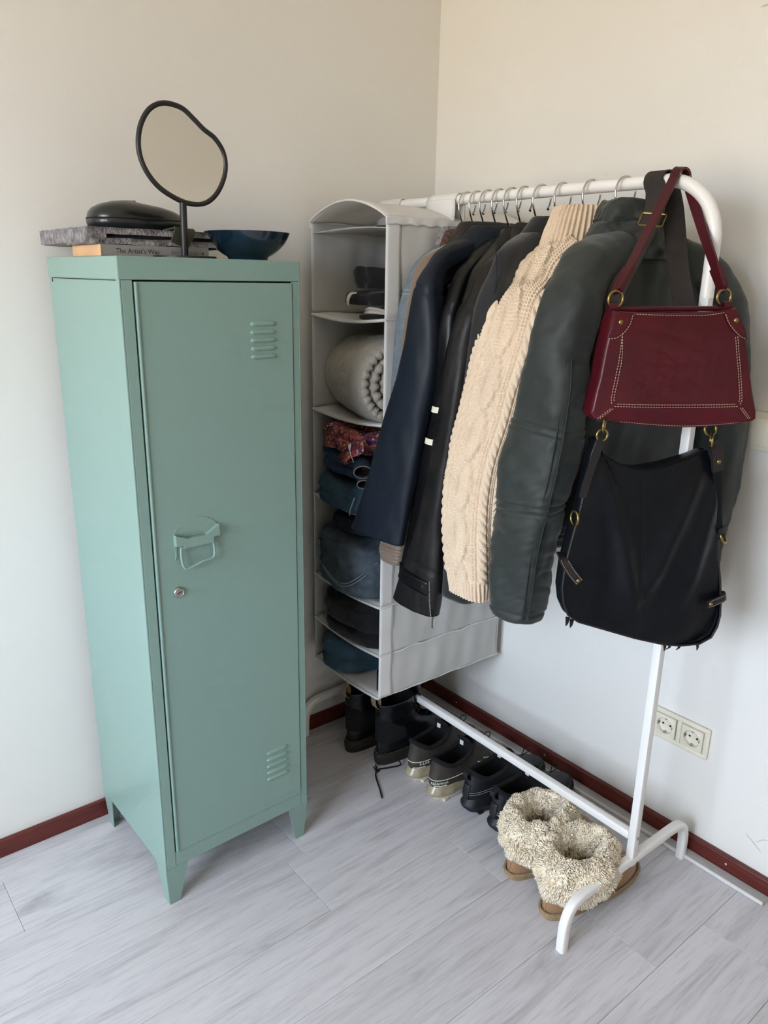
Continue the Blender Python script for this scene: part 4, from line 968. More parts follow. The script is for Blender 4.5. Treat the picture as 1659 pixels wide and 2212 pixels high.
# 7 worn black leather jacket with snap cuff and zip
g = garment(6, 'leather_jacket', 'worn black leather jacket whose wide cuff has a snap tab and an open zip', 'jacket'); A = angle(6, -.455, -.615)
g.part('body', gbody(railx(-.614), -.617, A, std_levels(1.300, .78, .185, .018, neck=1.41), seed=19), 'black_lea2', auto=False)
T7 = [(1.300, -.618, -.660, -.460, .022), (1.24, -.617, -.660, -.478, .024), (1.186, -.602, -.650, -.484, .025), (1.066, -.579, -.640, -.490, .026), (.999, -.568, -.632, -.493, .026), (.89, -.552, -.622, -.497, .026), (.78, -.532, -.618, -.503, .026), (.70, -.500, -.614, -.507, .026), (.65, -.474, -.608, -.508, .025), (.612, -.460, -.602, -.508, .022)]
sl = g.part('sleeve', gsleeve(T7, seed=20, amp=.004, nv=150, nu=80, dents=((1.27, .003, .003, .3), (.725, .003, .003, .1)), neck=(railx(HY[6]) - 0.062, HY[6] - .003, 1.395, 0.022, 0.02)), 'black_lea2', auto=False)
def on7(y, z, o=.0):      # point on the outward face of that cuff
    yl, yr, xc, rx = (float(ipl(z, T7, k)) for k in (1, 2, 3, 4)); u = (y - (yl + yr) / 2) / ((yl - yr) / 2); u = max(-.97, min(.97, u))
    return (xc - rx * (1 - abs(u) ** 2.6) ** (1 / 2.6) - o, y, z)
rows = [[on7(y, z0 + (y + .50) * .12, .0035) for y in np.linspace(-.492, -.600, 16)] for z0 in np.linspace(.676, .708, 6)]
cf = g.part('cuff_tab', grid(np.array(rows)), 'black_lea', parent=sl, solid=.003, off=0)
V, F = lathe([(0, .0028), (.004, .0022), (.0055, 0)], 14); q = on7(-.585, .683, .004); g.part('snap', (np.stack([q[0] - V[:, 2], V[:, 0] + q[1], V[:, 1] + q[2]], 1), F), 'black_metal', parent=sl)
zp = np.array([on7(-.598, z, .003) for z in np.linspace(.70, .612, 20)]); zp[:, 1] -= .004
g.part('zip', dashes(zp, .0022, .0012, .0022), 'chrome', parent=sl, stuff=True)
g.part('zip_pull', rbox(-.520, -.516, -.609, -.603, .587, .612, .001), 'chrome', parent=sl)
g.part('sleeve', rsleeve(-.08, -.63, 1.28, .80, .016, .02), 'black_lea2', auto=False)
g.part('collar', collar(railx(-.614), -.630, A - .08, [(1.37, .062, .020), (1.418, .066, .024), (1.436, .072, .027), (1.426, .084, .032), (1.390, .106, .034), (1.372, .114, .030)], amp=.004, seed=18), 'black_lea2', auto=False)
# 8 black wool jacket
g = garment(7, 'wool_jacket', 'matt black wool jacket with piped shoulder seam just behind the cream sweater', 'jacket'); A = angle(7, -.45, -.655)
g.part('body', gbody(railx(-.668), -.672, A, std_levels(1.320, .74, .185, .022, neck=1.415, nw=.085), seed=22), 'black_suede', auto=False)
T8 = [(1.350, -.655, -.700, -.440, .022), (1.28, -.650, -.72, -.466, .026), (1.18, -.640, -.72, -.476, .027), (1.0, -.618, -.71, -.480, .027), (.85, -.606, -.70, -.482, .027), (.72, -.604, -.69, -.484, .025), (.665, -.606, -.685, -.484, .022)]
g.part('sleeve', gsleeve(T8, seed=23, amp=.003, neck=(railx(HY[7]) - 0.075, HY[7] - .003, 1.402, 0.03, 0.024)), 'black_suede', auto=False)
P = [(-.452, -.668, 1.378), (-.466, -.685, 1.362), (-.478, -.698, 1.330), (-.486, -.702, 1.29)]
g.part('shoulder_piping', tube(smooth_path(P, 20), .0014, 6), 'denim_d')
g.part('sleeve', rsleeve(-.08, -.685, 1.30, .78, .018, .02), 'black_suede', auto=False)
g.part('collar', collar(railx(-.668), -.682, A - .06, [(1.385, .070, .024), (1.425, .074, .028), (1.444, .080, .032), (1.436, .092, .038), (1.405, .114, .040), (1.388, .124, .036)], amp=.003, seed=21), 'black_suede', auto=False)

# 9 cream cable-knit sweater: the cables are real relief
def knit(s, t):
    """relief height of the cable knit for position s around and t along (metres)"""
    fr = (s / .0064) % 1.0
    h = .0011 * np.sin(2 * np.pi * (t / .0056 + np.abs(fr - .5))) - .0009 * np.cos(2 * np.pi * fr)
    def rope(s0, w_, per, A_, hand):
        u = (s - s0) / w_; m = np.clip(1 - u * u, 0, 1) ** .5; return A_ * m * (.25 + .75 * np.abs(np.sin(np.pi * (t / per + hand * .55 * u)))) - .0026 * np.exp(-((np.abs(u) - 1.12) / .16) ** 2)
    col = lambda s0, w_: np.clip((np.abs(s - s0) - w_) / .002, 0, 1)
    for s0, w_, per, A_, hd in ((.046, .0095, .021, .0068, 1), (-.056, .0090, .020, .0064, -1), (.074, .0075, .015, .0052, -1), (-.082, .0075, .015, .0050, 1)):
        h = h * col(s0, w_) + rope(s0, w_, per, A_, hd)
    # leaf-shaped cable down the middle
    q = np.abs(np.sin(np.pi * t / .105)); w_ = .0170 * q ** .8 + .0020; c = -.006
    h = h + .0078 * (np.exp(-((s - c - w_) / .0034) ** 2) + np.exp(-((s - c + w_) / .0034) ** 2))
    ins = np.clip((w_ - np.abs(s - c)) / .003, 0, 1); h = h + ins * (.0022 * np.cos((s - c) * 2 * np.pi / .0085) * q)
    for s0 in (.0285, -.038): h = h - .0034 * np.exp(-((s - s0) / .0024) ** 2) * (.6 + .4 * np.sin(t * 2 * np.pi / .0075))
    return h
g = garment(8, 'cable_sweater', 'cream cable knit sweater with ribbed roll neck between the black jacket and the parka', 'sweater'); A = angle(8, -.47, -.715)
def sw_body():
    V, F = gbody(railx(-.738), -.742, A, [(.835, .180, .045), (.9, .180, .05), (1.1, .180, .050), (1.22, .176, .046), (1.285, .160, .044), (1.32, .138, .044), (1.35, .115, .046), (1.375, .095, .050)], nu=360, nv=300, seed=25, fold=.004, amp=.004)
    P = V.reshape(301, 360, 3); s_ = around(P, 300); u_ = (s_ + .25) % .2 - .1; h = knit(u_, P[..., 2]) * np.clip((.1 - np.abs(u_)) / .006, 0, 1); return grid(displace(P, h), cv=True, caps=(True, True))
g.part('body', sw_body(), 'cream_knit', auto=False)
T9 = [(1.318, -.694, -.79, -.418, .028), (1.288, -.692, -.80, -.448, .031), (1.244, -.684, -.825, -.470, .034), (1.191, -.666, -.822, -.476, .036), (1.127, -.651, -.80, -.480, .036), (1.06, -.637, -.785, -.484, .036), (1.0, -.621, -.767, -.488, .036), (.95, -.614, -.756, -.490, .036), (.901, -.614, -.748, -.492, .036), (.841, -.620, -.744, -.494, .035), (.781, -.627, -.744, -.494, .034), (.73, -.634, -.742, -.494, .031), (.712, -.638, -.738, -.494, .029), (.690, -.641, -.735, -.494, .028)]
def slf(P, ss):
    s_ = around(P, P.shape[1] // 2); t_ = (ss + .02)[:, None] + 0 * s_; cuff = np.clip((.050 - ss) / .010, 0, 1)[:, None]
    win = np.clip((.108 - np.abs(s_)) / .014, 0, 1)
    return (knit(-s_, t_) * win) * (1 - cuff) + cuff * .0022 * np.cos(s_ * 2 * np.pi / .0080)
g.part('sleeve', gsleeve(T9, nu=460, nv=620, seed=26, amp=.0030, fn=slf, wr=5, neck=(railx(-.738) - .075, -.745, 1.375, .046, .03)), 'cream_knit', auto=False)
g.part('sleeve', gsleeve([(1.30, -.735, -.79, -.10, .028), (1.2, -.73, -.80, -.072, .03), (.9, -.74, -.80, -.07, .03), (.72, -.745, -.795, -.07, .026)], nu=90, nv=120, seed=27, amp=.003), 'cream_knit', auto=False)
g.part('roll_neck', collar(railx(-.738) - .004, -.742, A - .04, [(1.36, .060, .030), (1.42, .064, .034), (1.452, .070, .038), (1.462, .076, .043), (1.452, .084, .049), (1.415, .098, .055), (1.380, .110, .058), (1.355, .120, .056), (1.345, .112, .050)], rib=(46, .0030), nu=368, nsub=8, amp=.0015), 'cream_knit', auto=False)
# 10 dark green parka, nearest
g = garment(9, 'parka', 'dark green padded parka with high collar, nearest garment on the rail', 'parka'); A = -.20
pb = [(.850, .195, .060), (.862, .205, .070), (.92, .212, .078), (1.1, .215, .082), (1.2, .212, .080), (1.27, .205, .074), (1.315, .190, .066), (1.345, .155, .062), (1.372, .118, .060), (1.395, .098, .058), (1.41, .088, .054)]
g.part('body', gbody(railx(-.815) - .004, -.838, A, pb, nu=120, nv=160, seed=29, fold=.006, k=26, amp=.006), 'parka', auto=False)
TP = [(1.335, -0.808, -0.903, -0.44, 0.04), (1.3, -0.818, -0.913, -0.462, 0.044), (1.26, -0.818, -0.916, -0.472, 0.046), (1.212, -0.812, -0.91, -0.478, 0.047), (1.144, -0.79, -0.918, -0.48, 0.048), (1.071, -0.776, -0.914, -0.482, 0.048), (1.0, -0.766, -0.908, -0.484, 0.048), (0.916, -0.757, -0.894, -0.486, 0.047), (0.841, -0.753, -0.881, -0.488, 0.046), (0.755, -0.756, -0.873, -0.488, 0.044), (0.715, -0.76, -0.868, -0.488, 0.042), (0.688, -0.764, -0.862, -0.488, 0.038)]
def pkf(P, ss):
    q = P.copy(); z = P[..., 2:3][..., 0]; w_ = np.clip((1.0 - z) / .1, 0, 1) * .6 + .4
    return w_ * (.0035 * np.abs(noise3(np.stack([P[..., 0] * .6, P[..., 1] * .6, z * 1.2 + P[..., 1] * .5], -1), 16, 77, 2)) - .0015)
sl = g.part('sleeve', gsleeve(TP, nu=140, nv=260, seed=30, amp=.0050, wr=6, ns=.9, fn=pkf, neck=(railx(-.815) - .075, -.856, 1.380, .046, .034), dents=((1.078, .004, .0028, .10), (1.064, .003, .0028, .10), (.925, .004, .003, -.10), (.912, .003, .003, -.10), (.705, .003, .003, 0))), 'parka', auto=False)
def onP(z, u, o=.0):
    yl, yr, xc, rx = (float(ipl(z, TP, k)) for k in (1, 2, 3, 4)); return (xc - rx * max(0, 1 - abs(u) ** 2.6) ** (1 / 2.6) - o, (yl + yr) / 2 + u * (yl - yr) / 2 - (o if u < -.8 else 0), z)
for u in (-.90, -.80): g.part('sleeve_seam', tube(smooth_path([onP(z, u, .0030) for z in np.linspace(1.20, .70, 24)], 60), .0013, 6), 'parka_d', parent=sl)
g.part('sleeve', gsleeve([(1.325, -.878, -.965, -.108, .038), (1.29, -.888, -.975, -.086, .042), (1.2, -.90, -.992, -.070, .045), (1.05, -.91, -1.005, -.060, .045), (.9, -.91, -1.003, -.058, .044), (.75, -.91, -.99, -.058, .040), (.69, -.915, -.985, -.058, .036)], nu=70, nv=130, seed=31, amp=.005, ns=.8, neck=(railx(-.815) + .065, -.862, 1.380, .046, .034)), 'parka', auto=False)
g.part('hem_band', gbody(railx(-.815) - .004, -.838, A, [(.838, .188, .056), (.846, .198, .066), (.872, .204, .070), (.880, .198, .066)], nu=120, nv=14, seed=29, fold=.006, k=26, amp=.003), 'parka', auto=False)
cl = g.part('collar', collar(railx(-.815) - .004, -.845, A, [(1.37, .050, .030), (1.44, .052, .032), (1.462, .056, .036), (1.467, .064, .042), (1.458, .074, .049), (1.440, .083, .055), (1.430, .084, .055), (1.422, .092, .060), (1.405, .104, .066), (1.385, .114, .068), (1.365, .118, .064)], nu=120, amp=.006, nsub=6, seed=32), 'parka', auto=False)
a = np.linspace(0, 2 * np.pi, 100, endpoint=False); e1, e2 = sup(100, 2.2)
x, y = rotz2(.0850 * e1, .0560 * e2, A); g.part('collar_seam', tube(np.stack([railx(-.815) - .004 + x, -.845 + y, 1.4305 + .002 * np.sin(a * 5)], 1), .0012, 6, True), 'parka_d', parent=cl)
# shoulder seam and back yoke seam of the parka
# ================================================================ bags on the rack end
def plane_frame(P, th):
    e = np.array([math.cos(R(th)), math.sin(R(th)), 0]); n = np.array([e[1], -e[0], 0])   # n points to the room
    P = np.array([P[0], P[1], 0.])
    return lambda u, z, d=0.: np.stack(np.broadcast_arrays(P[0] + u * e[0] + d * n[0], P[1] + u * e[1] + d * n[1], z + 0 * np.asarray(u)), -1), e, n
def pouch(outline, f, thick, puff, nr=16, nper=110, back=True):
    """puffed bag body: closed outline (u,z) in its plane, front face bulging towards the room, thickness behind"""
    O = smooth_path([(u, z, 0) for u, z in outline], nper, True)[:, :2]; c = O.mean(0); rows = []
    prof = [(1.0, -thick), (1.008, -thick * .75), (1.012, -thick * .4), (1.008, -thick * .12), (1.0, -.001)]
    for s, d in prof: q = c + (O - c) * s; rows.append(f(q[:, 0], q[:, 1], d))
    for s in np.linspace(.985, .02, nr):
        q = c + (O - c) * s; d = puff * (1 - s ** 3) + puff * .18 * noise3(np.stack([q[:, 0], q[:, 1], 0 * q[:, 0]], -1), 9, 4) * (1 - s ** 4); rows.append(f(q[:, 0], q[:, 1], d))
    head = [f(*(c + (O - c) * s).T, -thick) for s in (.05, .6)]
    return grid(np.array(head + rows), cv=True, caps=(True, True))
def torus(c, n, r, t, nn=40, squash=1.0, up=None):
    n = np.array(n, float); n /= np.linalg.norm(n); a0 = np.cross(n, [0, 0, 1.]); 
    if np.linalg.norm(a0) < 1e-3: a0 = np.array([1., 0, 0])
    a0 /= np.linalg.norm(a0); b0 = np.cross(a0, n); q = np.linspace(0, 2 * np.pi, nn, endpoint=False)
    return tube(np.array(c) + r * (np.cos(q)[:, None] * a0 * squash + np.sin(q)[:, None] * b0), t, 10, True)
def rivet(c, n, r=.004):
    V, F = lathe([(0, r * .55), (r * .5, r * .48), (r * .85, r * .25), (r, 0)], 14); n = np.array(n, float); n /= np.linalg.norm(n)
    a0 = np.cross(n, [0, 0, 1.]); a0 /= np.linalg.norm(a0); b0 = np.cross(n, a0)
    return np.array(c) + V[:, :1] * a0 + V[:, 1:2] * b0 + V[:, 2:] * n, F
def red_bag():
    f0, e, n = plane_frame((-.3907, -1.0417), -35)
    f = lambda u, z, d=0.: f0(np.asarray(u) * .975, 1.3271 + (np.asarray(z) - 1.3271) * .975, d)
    t = Thing('handbag', 'glossy oxblood red leather handbag with pale stitching hanging at the rack end', 'handbag', tuple(f(0., 1.085)))
    TH, PF = .044, .013
    ol = [(-.126, 1.279), (-.09, 1.2775), (-.02, 1.2765), (.05, 1.279), (.084, 1.286), (.098, 1.255), (.112, 1.215), (.130, 1.160), (.146, 1.112), (.1475, 1.100), (.138, 1.0935), (.07, 1.0915), (-.046, 1.0935), (-.125, 1.0965), (-.143, 1.099), (-.150, 1.108), (-.146, 1.135), (-.141, 1.165), (-.137, 1.215), (-.131, 1.258)]
    def linpath(pts, per=8):
        out = []
        m = len(pts)
        for k in range(m):
            a, b = np.array(pts[k]), np.array(pts[(k + 1) % m]); out += [tuple(a + (b - a) * s / per) for s in range(per)]
        return out
    O = np.array(linpath(ol, 7)); c = O.mean(0)
    def depth(q):      # front surface height, gently domed with leather creases towards the left
        s = np.max(np.abs(q - c) / np.array([.150, .098]), axis=-1); s = np.clip(s, 0, 1.1)
        w_ = np.exp(-(((q[..., 0] + .035) / .07) ** 2 + ((q[..., 1] - 1.18) / .07) ** 2))
        return PF * (1 - s ** 2.5) + w_ * (.0022 * noise3(np.stack([q[..., 0], q[..., 1] * 1.4, 0 * q[..., 0]], -1), 22, 9, 3)) * (1 - s ** 6) + .0012 * noise3(np.stack([q[..., 0], q[..., 1], 0 * q[..., 0]], -1), 10, 3)
    rows = [f(*(c + (O - c) * s).T, -TH) for s in (.05, .7, .97)]
    for s, d in ((1.0, -TH + .003), (1.006, -TH * .7), (1.008, -TH * .35), (1.004, -.006), (.998, -.0015)): rows.append(f(*(c + (O - c) * s).T, d))
    for s in np.linspace(.985, .02, 34): q = c + (O - c) * s; rows.append(f(q[:, 0], q[:, 1], depth(q)))
    b = t.part('body', grid(np.array(rows), cv=True, caps=(True, True)), 'red_lea', auto=False)
    F3 = lambda pts, d=.0012: f(*np.array(pts).T, depth(np.array(pts)) + d)
    # bottom gusset that hangs a little below the front
    gp = smooth_path([(-.143, 1.099, 0), (-.10, 1.091, 0), (.018, 1.083, 0), (.125, 1.090, 0), (.146, 1.098, 0)], 40)
    gr = np.array([f(gp[:, 0], np.maximum(gp[:, 1], 1.0925) + .004, -.004 + 0 * gp[:, 0]), f(gp[:, 0], gp[:, 1] + .0015, -.008 + 0 * gp[:, 0]), f(gp[:, 0], gp[:, 1], -.026 + 0 * gp[:, 0]), f(gp[:, 0], gp[:, 1] + .002, -TH + .004 + 0 * gp[:, 0]), f(gp[:, 0], gp[:, 1] + .012, -TH + 0 * gp[:, 0])])
    t.part('bottom_gusset', grid(gr), 'red_lea', solid=.003)
    # corner patches
    for pts in ([(-.125, 1.278), (-.091, 1.2765), (-.098, 1.262), (-.108, 1.247), (-.121, 1.238), (-.1365, 1.233), (-.130, 1.256)], [(.082, 1.285), (.062, 1.2795), (.068, 1.265), (.080, 1.249), (.092, 1.240), (.106, 1.2345), (.098, 1.255)]):
        P_ = np.array(linpath(pts, 5)); cc = P_.mean(0)
        rows = [F3(P_, .0002), F3(P_, .0024)] + [F3(cc + (P_ - cc) * s, .0028) for s in (.93, .5, .05)]
        t.part('corner_patch', grid(np.array(rows), cv=True, caps=(False, True)), 'red_lea', parent=b, auto=False)
    # stitching
    st = lambda name, pts, o=.0022: t.part(name, dashes(F3(smooth_path([(u, z, 0) for u, z in pts], 60)[:, :2], o), .0030, .0017, .00055), 'thread', parent=b, stuff=True)
    for k in (0, .0042):
        st('stitching', [(-.1115 + k * 0, 1.244), (-.1125 + k, 1.20), (-.1185 + k, 1.134)], .0012); st('stitching', [(-.1185 + k, 1.134), (-.1165 + k, 1.1245 + k)], .0012)
        st('stitching', [(-.112 + k, 1.122 + k), (-.02, 1.121 + k), (.108 - k, 1.1225 + k)], .0012)
        st('stitching', [(.112 - k, 1.126 + k), (.112 - k, 1.145), (.087 - k, 1.243)], .0012)
        st('stitching', [(-.118 + k, 1.118), (-.139 + k, 1.100)], .0015); st('stitching', [(.117 - k, 1.120), (.139 - k, 1.098)], .0015)
    st('stitching', [(-.095, 1.273), (-.10, 1.258), (-.110, 1.2445), (-.122, 1.236), (-.135, 1.2345)], .0036)
    st('stitching', [(.064, 1.276), (.070, 1.262), (.082, 1.248), (.093, 1.240), (.104, 1.2368)], .0036)
    st('stitching', [(-.122, 1.2755), (-.05, 1.2735), (.03, 1.2745), (.08, 1.282)], .0015)
    t.part('stitching', dashes(f(gp[2:-2, 0], gp[2:-2, 1] + .003, -.0050 + 0 * gp[2:-2, 0]), .003, .0017, .0005), 'thread', parent=b, stuff=True)
    for q in ((-.115, 1.261), (.083, 1.2665)): t.part('rivet', rivet(F3([q], .0024)[0], n, .0042), 'brass', parent=b)
    t.part('zip_edge', tube(f(np.linspace(-.115, .078, 30), np.linspace(1.279, 1.283, 30) + .002, -.02 + 0 * np.linspace(0, 1, 30)), .004, 8), 'red_edge', parent=b)
    # rings, leather loops, strap over the rail
    L = f(-.117, 1.297, -.022); Rr = f(.070, 1.303, -.022); topp = np.array([railx(-.925), -.925, 1.5165])
    for q in (L, Rr):
        t.part('ring', torus(q, n + np.array([.3, .2, 0]), .0130, .0023), 'brass')
    for q, s in ((f(-.122, 1.281, -.02), 1), (f(.076, 1.285, -.02), 1)):
        P_ = smooth_path([q + np.array([0, 0, -.012]), q + np.array([0, 0, .004]) + n * .006, q + np.array([0, 0, .010]), q + np.array([0, 0, .002]) - n * .006], 16); t.part('ring_loop', ribbon(P_, e, .014, .003), 'red_edge')
    def strap(A, B, turn):
        d = B - A; s = np.linspace(0, 1, 40)[:, None]; return A + d * s + np.array([0, 0, -.004]) * np.sin(np.pi * s)
    La = L + np.array([.004, .002, .012]); Ra = Rr + np.array([-.004, .0, .012])
    tl = topp + np.array([-.0125, -.001, -.008]); tr = topp + np.array([.0125, -.004, -.008])
    arc = [topp + np.array([.0150 * math.cos(q), -.0025 * math.cos(q), .0150 * math.sin(q) - .0150]) for q in np.linspace(math.pi, 0, 12)]
    path = np.concatenate([strap(La, arc[0], 0)[:-1], np.array(arc), strap(arc[-1], Ra, 0)[1:]])
    m = len(path); wd = np.zeros((m, 3)); s = np.linspace(0, 1, m)
    for k in range(m):
        a_ = abs(s[k] - .5) * 2; wv = np.array([0, 1., 0]) * (1 - a_) + n * -1.0 * a_ * .7 + np.array([.0, 0, .15]); wd[k] = wv
    sp = t.part('strap', ribbon(path, wd, .017, .0042), 'red_edge')
    W2 = wd / np.linalg.norm(wd, axis=1)[:, None]
    t.part('stitching', dashes((path + W2 * -.0060 + n * .0026)[3:-3], .003, .0018, .0005), 'thread', parent=sp, stuff=True)
    for A_, idx in ((La, slice(0, 9)), (Ra, slice(m - 9, m))):
        t.part('strap_end', ribbon(path[idx], wd[idx], .021, .0095), 'red_edge', parent=sp)
red_bag()
def black_bag():
    f, e, n = plane_frame((-.30, -1.06), -24)
    t = Thing('shoulder_bag', 'slouchy black leather shoulder bag with brass rings hanging below the red handbag', 'handbag', tuple(f(-.05, .66)))
    ol = [(-.216, 1.072), (-.205, 1.043), (-.180, 1.028), (-.152, 1.0195), (-.127, 1.017), (-.079, 1.022), (-.025, 1.034), (.002, 1.043), (.014, 1.020), (.024, .985), (.035, .932), (.047, .885), (.056, .840), (.070, .790), (.079, .744), (.0825, .715), (.080, .692), (.070, .671), (.045, .660), (.005, .661), (-.035, .668), (-.101, .689), (-.172, .716), (-.222, .735), (-.243, .750), (-.254, .772), (-.260, .804), (-.258, .848), (-.251, .888), (-.244, .924), (-.236, .965), (-.230, 1.0), (-.225, 1.045)]
    out = []; m = len(ol)
    for k in range(m):
        a, b = np.array(ol[k]), np.array(ol[(k + 1) % m]); out += [a + (b - a) * s / 5 for s in range(5)]
    O = np.array(out); c = np.array([-.095, .84]); TH = .034
    def depth(q):
        s = np.clip(np.linalg.norm((q - c) / np.array([.165, .205]), axis=-1), 0, 1.2); u, z = q[..., 0], q[..., 1]
        # slouch: long diagonal folds running from the upper corners towards the bottom middle
        f1 = np.exp(-((u - (-.205 + (1.04 - z) * .30)) / .016) ** 2); f2 = np.exp(-((u - (-.185 + (1.04 - z) * .05)) / .02) ** 2)
        f3 = np.exp(-((u - (.0 - (1.03 - z) * .42)) / .020) ** 2) * np.clip((1.03 - z) / .05, 0, 1) * np.clip((z - .72) / .1, 0, 1)
        f4 = np.exp(-((u - (.025 - (.95 - z) * .20)) / .018) ** 2) * np.clip((z - .70) / .1, 0, 1)
        fade = np.clip((z - .70) / .10, 0, 1) * np.clip((1.04 - z) / .06, 0, 1)
        return .016 * (1 - s ** 2) + fade * (.010 * f1 - .006 * f2 + .009 * f3 + .007 * f4) - .0022 * np.exp(-((u - (-.127 + (1.017 - z) * .08)) / .0022) ** 2) + .0015 * noise3(np.stack([u, z, 0 * u], -1), 8, 6)
    rows = [f(*(c + (O - c) * s).T, -TH) for s in (.05, .6, .95)]
    for s, d in ((.99, -TH + .004), (1.0, -TH * .6), (1.0, -TH * .3), (.998, -.002)): rows.append(f(*(c + (O - c) * s).T, d))
    for s in np.linspace(.985, .01, 60): q = c + (O - c) * s; rows.append(f(q[:, 0], q[:, 1], depth(q)))
    b = t.part('body', grid(np.array(rows), cv=True, caps=(True, True)), 'blk_bag', auto=False)
    bot = np.array([(u, z, 0) for u, z in O[11 * 5:30 * 5]])
    t.part('piping', tube(f(bot[:, 0], bot[:, 1], 0 * bot[:, 0]), .0022, 8), 'blk_tab', parent=b)
    # back wall of the open mouth
    rows = []
    for s in np.linspace(0, 1, 20):
        u = -.213 + .165 * s; z0 = 1.068 - .040 * math.sin(math.pi * min(1, s * .9)) ** .7 - .034 * s
        rows.append([f(u, z0 - .06 * v, -TH - .006) for v in np.linspace(0, 1, 4)])
    t.part('back_rim', grid(np.array(rows)), 'blk_bag', solid=.003)
    # ragged fringe under the bottom piping
    rg = random.Random(4)
    for (u0, z0) in ((-.235, .733), (-.226, .728), (-.024, .662), (-.012, .659), (.012, .655), (.050, .655), (.070, .676), (.066, .80), (.080, .72)):
        L_ = rg.uniform(.010, .018); P_ = smooth_path([f(u0, z0 + .006, -.015), f(u0 + rg.uniform(-.003, .003), z0 - L_ * .4, -.012), f(u0 + rg.uniform(-.008, .008), z0 - L_, -.016)], 8)
        t.part('fringe', ribbon(P_, e, np.linspace(.009, .002, len(P_)), .0012), 'blk_tab')
    # side strap with tab, rings
    P_ = smooth_path([f(.012, 1.052, .004), f(.018, 1.02, .006), f(.026, .985, .004), f(.036, .94, .002), f(.050, .885, .001)], 30); t.part('side_strap', ribbon(P_, e, .016, .004), 'blk_bag')
    P_ = smooth_path([f(.006, 1.060, .006), f(.014, 1.040, .010), f(.021, 1.006, .010)], 14); tb = t.part('ring_tab', ribbon(P_, e, .023, .005), 'blk_tab'); t.part('rivet', rivet(f(.0185, 1.024, .0125), n, .0042), 'brass', parent=tb)
    t.part('ring', torus(f(-.003, 1.082, .004), n + np.array([0, .0, .2]), .0115, .0022), 'brass'); t.part('ring', torus(f(.001, 1.062, .006), n * .6 + e, .0120, .0022), 'brass')
    t.part('ring', torus(f(-.210, 1.094, .0), n * .6 + e * .8, .0115, .0022), 'brass'); t.part('ring', torus(f(-.213, 1.078, .002), n, .0100, .0020), 'brass')
    P_ = smooth_path([f(-.214, 1.070, .003), f(-.222, 1.045, .004), f(-.230, 1.01, .002), f(-.238, .97, .0)], 14); t.part('side_strap', ribbon(P_, e, .013, .004), 'blk_tab')
    t.part('ring', torus(f(.066, .876, -.006), e * .5 + n * .6 + np.array([0, 0, .4]), .0135, .0022), 'brass')
    P_ = smooth_path([f(.048, .886, .003), f(.058, .892, .003), f(.064, .884, -.004), f(.056, .872, -.008)], 12); t.part('ring_tab', ribbon(P_, np.array([0, 0, 1.]) + n * .3, .014, .003), 'blk_tab')
    t.part('ring', torus(f(-.250, .934, .002), e, .0125, .0021), 'brass')
    # riveted side tabs with pale stitching
    for pts, rv in (([(.086, .760, -.020), (.083, .757, .004), (.062, .752, .010), (.040, .748, .013)], (.045, .7495, .0155)), ([(-.262, .866, -.016), (-.2625, .856, .004), (-.250, .836, .009), (-.235, .818, .013)], (-.2385, .822, .0155))):
        P_ = smooth_path([f(*p) for p in pts], 30); T_ = frames(P_)[0]; wdir = np.cross(T_, n); tb = t.part('side_tab', ribbon(P_, wdir, .0155, .0035), 'blk_tab', parent=b)
        wdir /= np.linalg.norm(wdir, axis=1)[:, None]
        for sg in (-1, 1): t.part('stitching', dashes((P_ + wdir * sg * .0058 + n * .0020)[8:], .0026, .0016, .00045), 'thread', parent=tb, stuff=True)
        t.part('rivet', rivet(f(*rv), n, .0040), 'brass', parent=tb)
    # centre seam
    q = smooth_path([(-.127, 1.016, 0), (-.117, .854, 0), (-.101, .690, 0)], 60); t.part('stitching', dashes(f(q[:, 0], q[:, 1], depth(q[:, :2]) + .0012), .004, .002, .0005), 'blk_tab', parent=b, stuff=True)
    # webbing strap over the rail with a brass slider
    Lr = f(-.210, 1.103, 0.); Rr = f(-.002, 1.092, .002); yR = -.885; tx = railx(yR)
    arc = [np.array([tx + .0165 * math.cos(q), yR + .004 * math.cos(q) * -1, 1.498 + .0165 * math.sin(q)]) for q in np.linspace(math.pi, 0, 12)]
    left = smooth_path([Lr, np.array([-.450, -.925, 1.150]), np.array([-.424, -.900, 1.230]), np.array([-.412, -.910, 1.300]), np.array([tx - .046, yR - .020, 1.430]), np.array([tx - .021, yR - .008, 1.475]), arc[0]], 50)
    right = smooth_path([arc[-1], np.array([tx + .004, yR - .030, 1.45]), np.array([-.290, -.955, 1.35]), np.array([-.315, -1.00, 1.26]), np.array([-.320, -1.035, 1.17]), Rr], 60)
    path = np.concatenate([left[:-1], np.array(arc), right[1:]]); m = len(path)
    s = np.linspace(0, 1, m); wd = np.zeros((m, 3))
    for k in range(m):
        w0 = np.array([.35, -.55, 0]) if s[k] < .5 else np.array([.55, -.6, .0]); mid = np.array([0, -1., 0]); q = min(1, abs(s[k] - .46) / .25); wd[k] = mid * (1 - q) + w0 * q
    sp = t.part('strap', ribbon(path, wd, .036 * (1 - .30 * np.clip((.25 - s) / .25, 0, 1)), .0022), 'web')
    k = 36; q = path[k]; t_, _, _ = frames(path); W0 = wd[k] - t_[k] * (wd[k] @ t_[k]); W0 /= np.linalg.norm(W0)
    corners = [q + W0 * a * .021 + t_[k] * b * .013 for a, b in ((-1, -1), (1, -1), (1, 1), (-1, 1))]
    rp = []
    for i in range(4): rp += [corners[i] * (1 - v) + corners[(i + 1) % 4] * v for v in (.1, .5, .9)]
    t.part('slider', tube(smooth_path(rp, 48, True) + n * .003, .0019, 8, True), 'brass', parent=sp)
black_bag()
